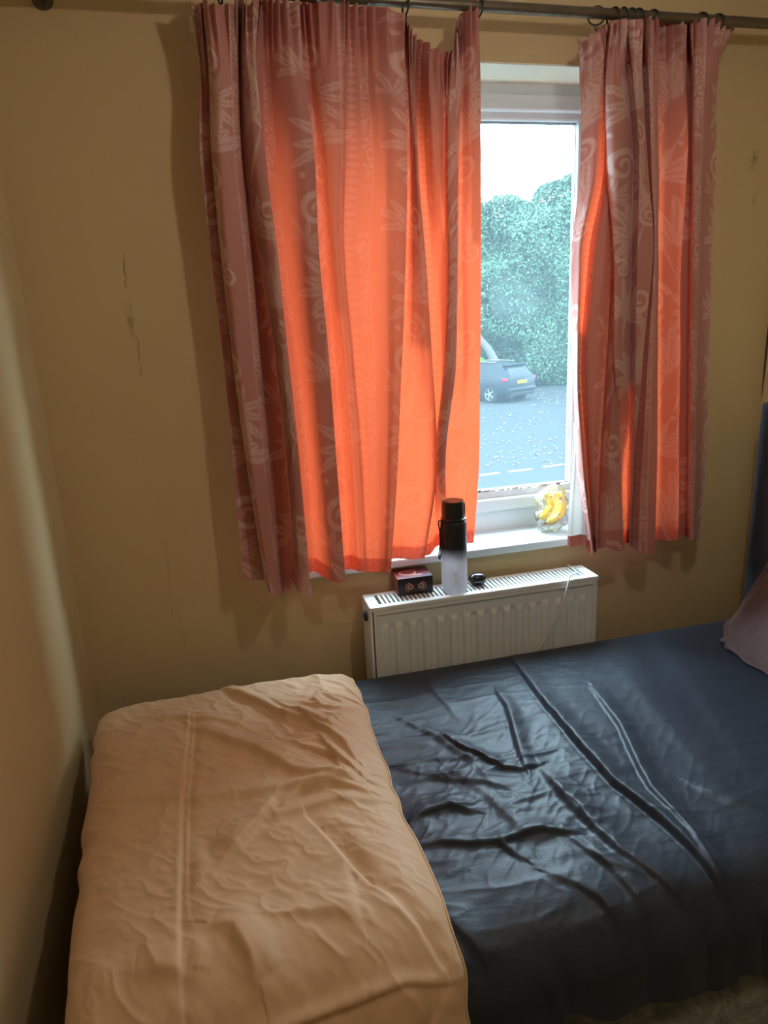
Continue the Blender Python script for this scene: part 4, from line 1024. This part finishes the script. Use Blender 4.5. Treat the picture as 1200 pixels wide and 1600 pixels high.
def duvet():
    t = NT('tan_cotton_duvet'); ob = t.obj(); n = t.noise(800, 2, 0.6, ob); n2 = t.noise(20, 4, 0.6, ob, 0.5)
    mat = t.done(t.pbr(t.mix(n2, (0.64, 0.415, 0.24), (0.70, 0.465, 0.275)), 0.62, t.bump(t.math('ADD', t.math('MULTIPLY', n, 0.08), n2), 0.3, 0.003), 0.3, Sheen_Weight=0.2, Sheen_Roughness=0.4))
    ZT = 0.748
    Lp = [(152, 1105), (140, 1200), (128, 1300), (118, 1400), (106, 1510), (98, 1600)]
    Rp = [(548, 1050), (572, 1108), (600, 1190), (632, 1280), (680, 1380), (722, 1470), (752, 1585)]
    L3 = np.array([at_z(a, c, ZT-0.035) for a, c in Lp]); R3 = np.array([at_z(a, c, ZT-0.045) for a, c in Rp])
    yfar = 1.625
    def edge(E3, y): o_ = np.argsort(E3[:, 1]); return np.interp(y, E3[o_, 1], E3[o_, 0])
    NU, NV = 420, 520
    q = np.array([(1.625, 0.70), (1.58, 0.70), (1.2, 0.70), (0.86, 0.695), (0.80, 0.675), (0.765, 0.63), (0.750, 0.55), (0.742, 0.36)])
    Lq = np.concatenate([[0], np.cumsum(np.hypot(*np.diff(q, axis=0).T))]); tt = np.linspace(0, Lq[-1], NV)
    yz = pchip(Lq, q, tt); tg = np.gradient(yz, axis=0); tg /= np.hypot(*tg.T)[:, None]; nr = np.stack([-tg[:, 1], tg[:, 0]], 1); nr *= np.sign(nr[:, :1]*0-1+2*(nr[:, 1:2] > -1e9))
    nr = np.stack([tg[:, 1], -tg[:, 0]], 1)          # outward: up on top, towards the room on the side
    # closed cross-section: angle a goes round, top half and flat underside
    ntop = NU-48
    th_ = np.linspace(-1, 1, ntop); s1 = 0.55*th_+0.45*np.sin(th_*np.pi/2)
    s2 = np.linspace(1, -1, 50)[1:-1]
    sx = np.concatenate([s1, s2])[::-1]
    sz = np.concatenate([(1-np.abs(s1)**7)**0.5, -(1-np.abs(s2)**4)**0.5])[::-1]
    a = np.where((sx > 0.985) & (sz > 0.02), 0.10, 9.0)
    V = np.zeros((NU, NV, 3)); S = np.zeros((NU, NV)); 
    endr = smooth01(np.minimum(tt/0.055, 1))**0.6*smooth01(np.minimum((tt[-1]-tt)/0.05, 1))**0.6
    for j in range(NV):
        y = yz[j, 0]; xl = edge(L3, max(y, 0.86)); xr = edge(R3, max(y, 0.76))
        if y < 0.86: xl -= (0.86-y)*0.05
        xl = max(xl, XL+0.012)
        th = 0.030+0.012*0
        cx, hw = (xl+xr)/2, (xr-xl)/2
        k = 0.93+0.07*endr[j]
        up = np.where(sz > 0, sz*0.050, sz*0.016)*max(endr[j], 0.02)
        V[:, j, 0] = cx+sx*hw*k
        V[:, j, 1] = y+nr[j, 0]*up; V[:, j, 2] = yz[j, 1]+nr[j, 1]*up
    X, Y = V[..., 0].copy(), V[..., 1].copy()
    # arc-length based second coordinate so folds run on down the drape
    Yp = np.broadcast_to(1.625-tt[None, :], X.shape)
    lines = [
        ([(300, 1110), (293, 1180), (286, 1290), (283, 1430), (287, 1570)], 0.0045, -0.0045, 1.0),
        ([(308, 1110), (302, 1180), (297, 1290), (296, 1390), (300, 1430)], 0.0045, -0.003, 1.0),
        ([(150, 1607), (205, 1592), (290, 1562), (400, 1530), (500, 1500), (620, 1463), (720, 1452)], 0.0032, 0.0065, 1.0),
        ([(480, 1272), (520, 1312), (580, 1372), (650, 1412), (682, 1442)], 0.007, -0.007, 0.7),
        ([(300, 1135), (340, 1150), (400, 1172), (460, 1205), (520, 1216), (566, 1219)], 0.014, 0.012, 0.7),
        ([(180, 1250), (300, 1250), (420, 1238), (500, 1226), (572, 1208)], 0.015, 0.009, 0.8),
        ([(330, 1360), (370, 1320), (405, 1280), (430, 1245)], 0.014, 0.010, 0.8),
        ([(330, 1440), (365, 1445), (390, 1465), (400, 1490)], 0.016, 0.012, 0.7),
        ([(350, 1078), (400, 1098), (450, 1122), (490, 1128), (520, 1140)], 0.010, 0.013, 0.6),
        ([(430, 1098), (470, 1118), (500, 1140), (535, 1160), (560, 1190)], 0.009, 0.011, 0.6),
        ([(470, 1165), (510, 1178), (545, 1198), (560, 1210)], 0.008, 0.010, 0.6),
        ([(500, 1150), (520, 1180), (535, 1205)], 0.008, 0.009, 0.7),
        ([(440, 1260), (470, 1235), (520, 1225), (575, 1235)], 0.010, 0.010, 0.7),
        ([(400, 1280), (450, 1270), (520, 1250), (590, 1245)], 0.014, 0.006, 0.8),
        ([(300, 1290), (330, 1330), (345, 1360)], 0.014, -0.006, 1.0),
        ([(420, 1425), (470, 1420), (530, 1412), (560, 1418)], 0.010, 0.005, 0.8),
        ([(540, 1330), (560, 1380), (565, 1420)], 0.010, -0.004, 1.0),
        ([(600, 1545), (640, 1530), (700, 1520)], 0.008, 0.004, 1.0),
        ([(640, 1540), (665, 1490), (690, 1455)], 0.006, -0.004, 1.0),
        ([(210, 1500), (250, 1492), (290, 1490)], 0.012, 0.006, 0.8),
        ([(240, 1120), (300, 1122), (360, 1130), (420, 1150)], 0.014, 0.006, 0.8),
    ]
    H = 1.25*crease_field(X, Yp, lines, ZT)
    zone = np.exp(-(((X-0.20)/0.16)**2+((Yp-1.42)/0.16)**2))
    wx = X+0.05*fbm(X*5, Yp*5, 2); wy = Yp+0.05*fbm(X*5+9, Yp*5, 2)
    rid = 1-np.abs(2*fbm(wx*8+3, wy*11, 3)/0.875-1); rid2 = 1-np.abs(2*fbm((wx-wy)*8+30, (wx+wy)*16, 3)/0.875-1)
    H += (0.002+0.009*zone)*(rid**3-0.35)+(0.0035+0.006*zone)*(rid2**3-0.35)
    H += 0.016*(fbm(X*4+2, Yp*4+5, 2)-0.4)
    topw = np.clip(sz, 0, 1)[:, None]**0.7*endr[None, :]
    V[..., 1] += nr[None, :, 0]*H*topw; V[..., 2] += nr[None, :, 1]*H*topw
    # slightly uneven edges
    V[..., 0] += (np.abs(sx)[:, None]**6)*np.sign(sx)[:, None]*0.0028*np.sin(Yp*42+2*np.sin(Yp*17))
    V[..., 0] = np.maximum(V[..., 0], XL+0.006)
    me = grid_mesh('cover', V.reshape(-1, 3), NU, NV, closed_u=True, flip=False)
    e = empty('duvet', (0, 1.2, MZ)); tag(e, 'creased tan duvet folded over the foot of the bed', 'duvet')
    link('cover', me, mat, e, True)
    # seam piping along the right edge
    i = int(np.argmin(np.where((sx > 0.9) & (sz > 0), np.abs(sz-0.35), 9))); pts = V[i, 12:NV-10:6]
    MB().tube([tuple(p_+np.array([0.0015, 0, 0])) for p_ in pts], 0.0022, 6).build('seam_piping', mat, e, True)
duvet()

def pillow():
    t = NT('mauve_cotton_pillowcase'); ob = t.obj(); n2 = t.noise(14, 4, 0.6, ob, 0.5)
    mat = t.done(t.pbr(t.mix(n2, (0.10, 0.056, 0.056), (0.13, 0.074, 0.072)), 0.65, t.bump(n2, 0.4, 0.006), 0.3, Sheen_Weight=0.2))
    NU, NV = 120, 90
    u = np.linspace(0, 2*np.pi, NU, endpoint=False); v = np.linspace(-1, 1, NV)
    def make(hw, hh, th, seed):
        V = []
        for a in u:
            for w in np.linspace(-np.pi/2, np.pi/2, NV):
                ca, sa, cw, sw = math.cos(a), math.sin(a), math.cos(w), math.sin(w)
                x = math.copysign(abs(ca)**0.45, ca)*cw**0.55; y = math.copysign(abs(sa)**0.45, sa)*cw**0.55
                V.append((x*hw, y*hh, math.copysign(abs(sw)**0.9, sw)*th*(1-0.45*(x*x+y*y)/2)))
        V = np.array(V); X, Y = V[:, 0], V[:, 1]
        e_ = (np.abs(X/hw)**4+np.abs(Y/hh)**4)
        V[:, 2] += (0.008*(fbm(X*9+seed, Y*9, 3)-0.45)*2+0.006*np.sin(X*30+Y*21)*np.clip(e_, 0, 1))*(V[:, 2] > 0)
        return V
    V = make(0.29, 0.21, 0.06, 4)
    e = empty('pillow', (1.40, 1.24, MZ)); tag(e, 'mauve pillow propped against the dark headboard', 'pillow')
    # local x -> along y, local y -> up the lean, z -> towards the foot
    lean = math.radians(52)
    ax = Vector((0, -1, 0)); up = Vector((math.cos(lean), 0, math.sin(lean))); nz_ = Vector((-math.sin(lean), 0, math.cos(lean)))
    M = Matrix(((ax.x, up.x, nz_.x, 0), (ax.y, up.y, nz_.y, 0), (ax.z, up.z, nz_.z, 0), (0, 0, 0, 1)))
    c = Vector((1.432, 1.235, MZ+0.150))
    W3 = np.array([tuple(M @ Vector(p_)+c) for p_ in V])
    W3[:, 2] = np.maximum(W3[:, 2], MZ+0.016); W3[:, 0] = np.minimum(W3[:, 0], hx-0.004-0.004*fbm(W3[:, 1]*9, W3[:, 2]*9, 2))
    link('pillow_body', grid_mesh('pillow_body', W3, NU, NV, closed_u=True, flip=False), mat, e, True)
    # flat sewn flange round the cushion
    F_ = []; nn = 160
    for k in range(nn):
        a = 2*math.pi*k/nn; ca, sa = math.cos(a), math.sin(a)
        for s_ in (0.94, 1.0, 1.07):
            p_ = Vector((math.copysign(abs(ca)**0.42, ca)*0.29*s_, math.copysign(abs(sa)**0.42, sa)*0.21*s_, 0.006*math.sin(a*17)*(s_-0.94)/0.1))
            w_3 = M @ p_+c; F_.append((min(w_3.x, hx-0.003), w_3.y, max(w_3.z, MZ+0.017)))
    link('flange', grid_mesh('flange', np.array(F_), nn, 3, closed_u=True), mat, e, True)
pillow()

# ------------------------------------------------------------------ ceiling lamp (hangs above and behind the view)
LX, LY, LZ = 0.64, 0.62, 2.20
lamp = empty('pendant_lamp', (LX, LY, ZC)); tag(lamp, 'bare warm bulb hanging from the ceiling above the bed', 'lamp')
M_WH = simple('white_lamp_plastic', (0.8, 0.8, 0.78), 0.4)
MB().lathe([(0, 0), (0.045, 0), (0.042, -0.02), (0.01, -0.03), (0, -0.03)], 24, Matrix.Translation((LX, LY, ZC-0.0005))).build('ceiling_rose', M_WH, lamp, True)
MB().tube([(LX, LY, ZC-0.028), (LX, LY, LZ+0.085)], 0.003, 8).build('cord', M_WH, lamp, True)
MB().lathe([(0, 0.095), (0.012, 0.09), (0.019, 0.06), (0.019, 0.032), (0, 0.03)], 20, Matrix.Translation((LX, LY, LZ))).build('bulb_holder', M_WH, lamp, True)
t = NT('glowing_bulb'); em = t.n('Emission', Color=(1.0, 0.92, 0.80, 1), Strength=195.0); M_BULB = t.done(em.outputs[0])
MB().lathe([(0, -0.035), (0.018, -0.030), (0.030, -0.017), (0.035, 0.0), (0.031, 0.016), (0.020, 0.030), (0, 0.0305)], 20, Matrix.Translation((LX, LY, LZ))).build('bulb', M_BULB, lamp, True)
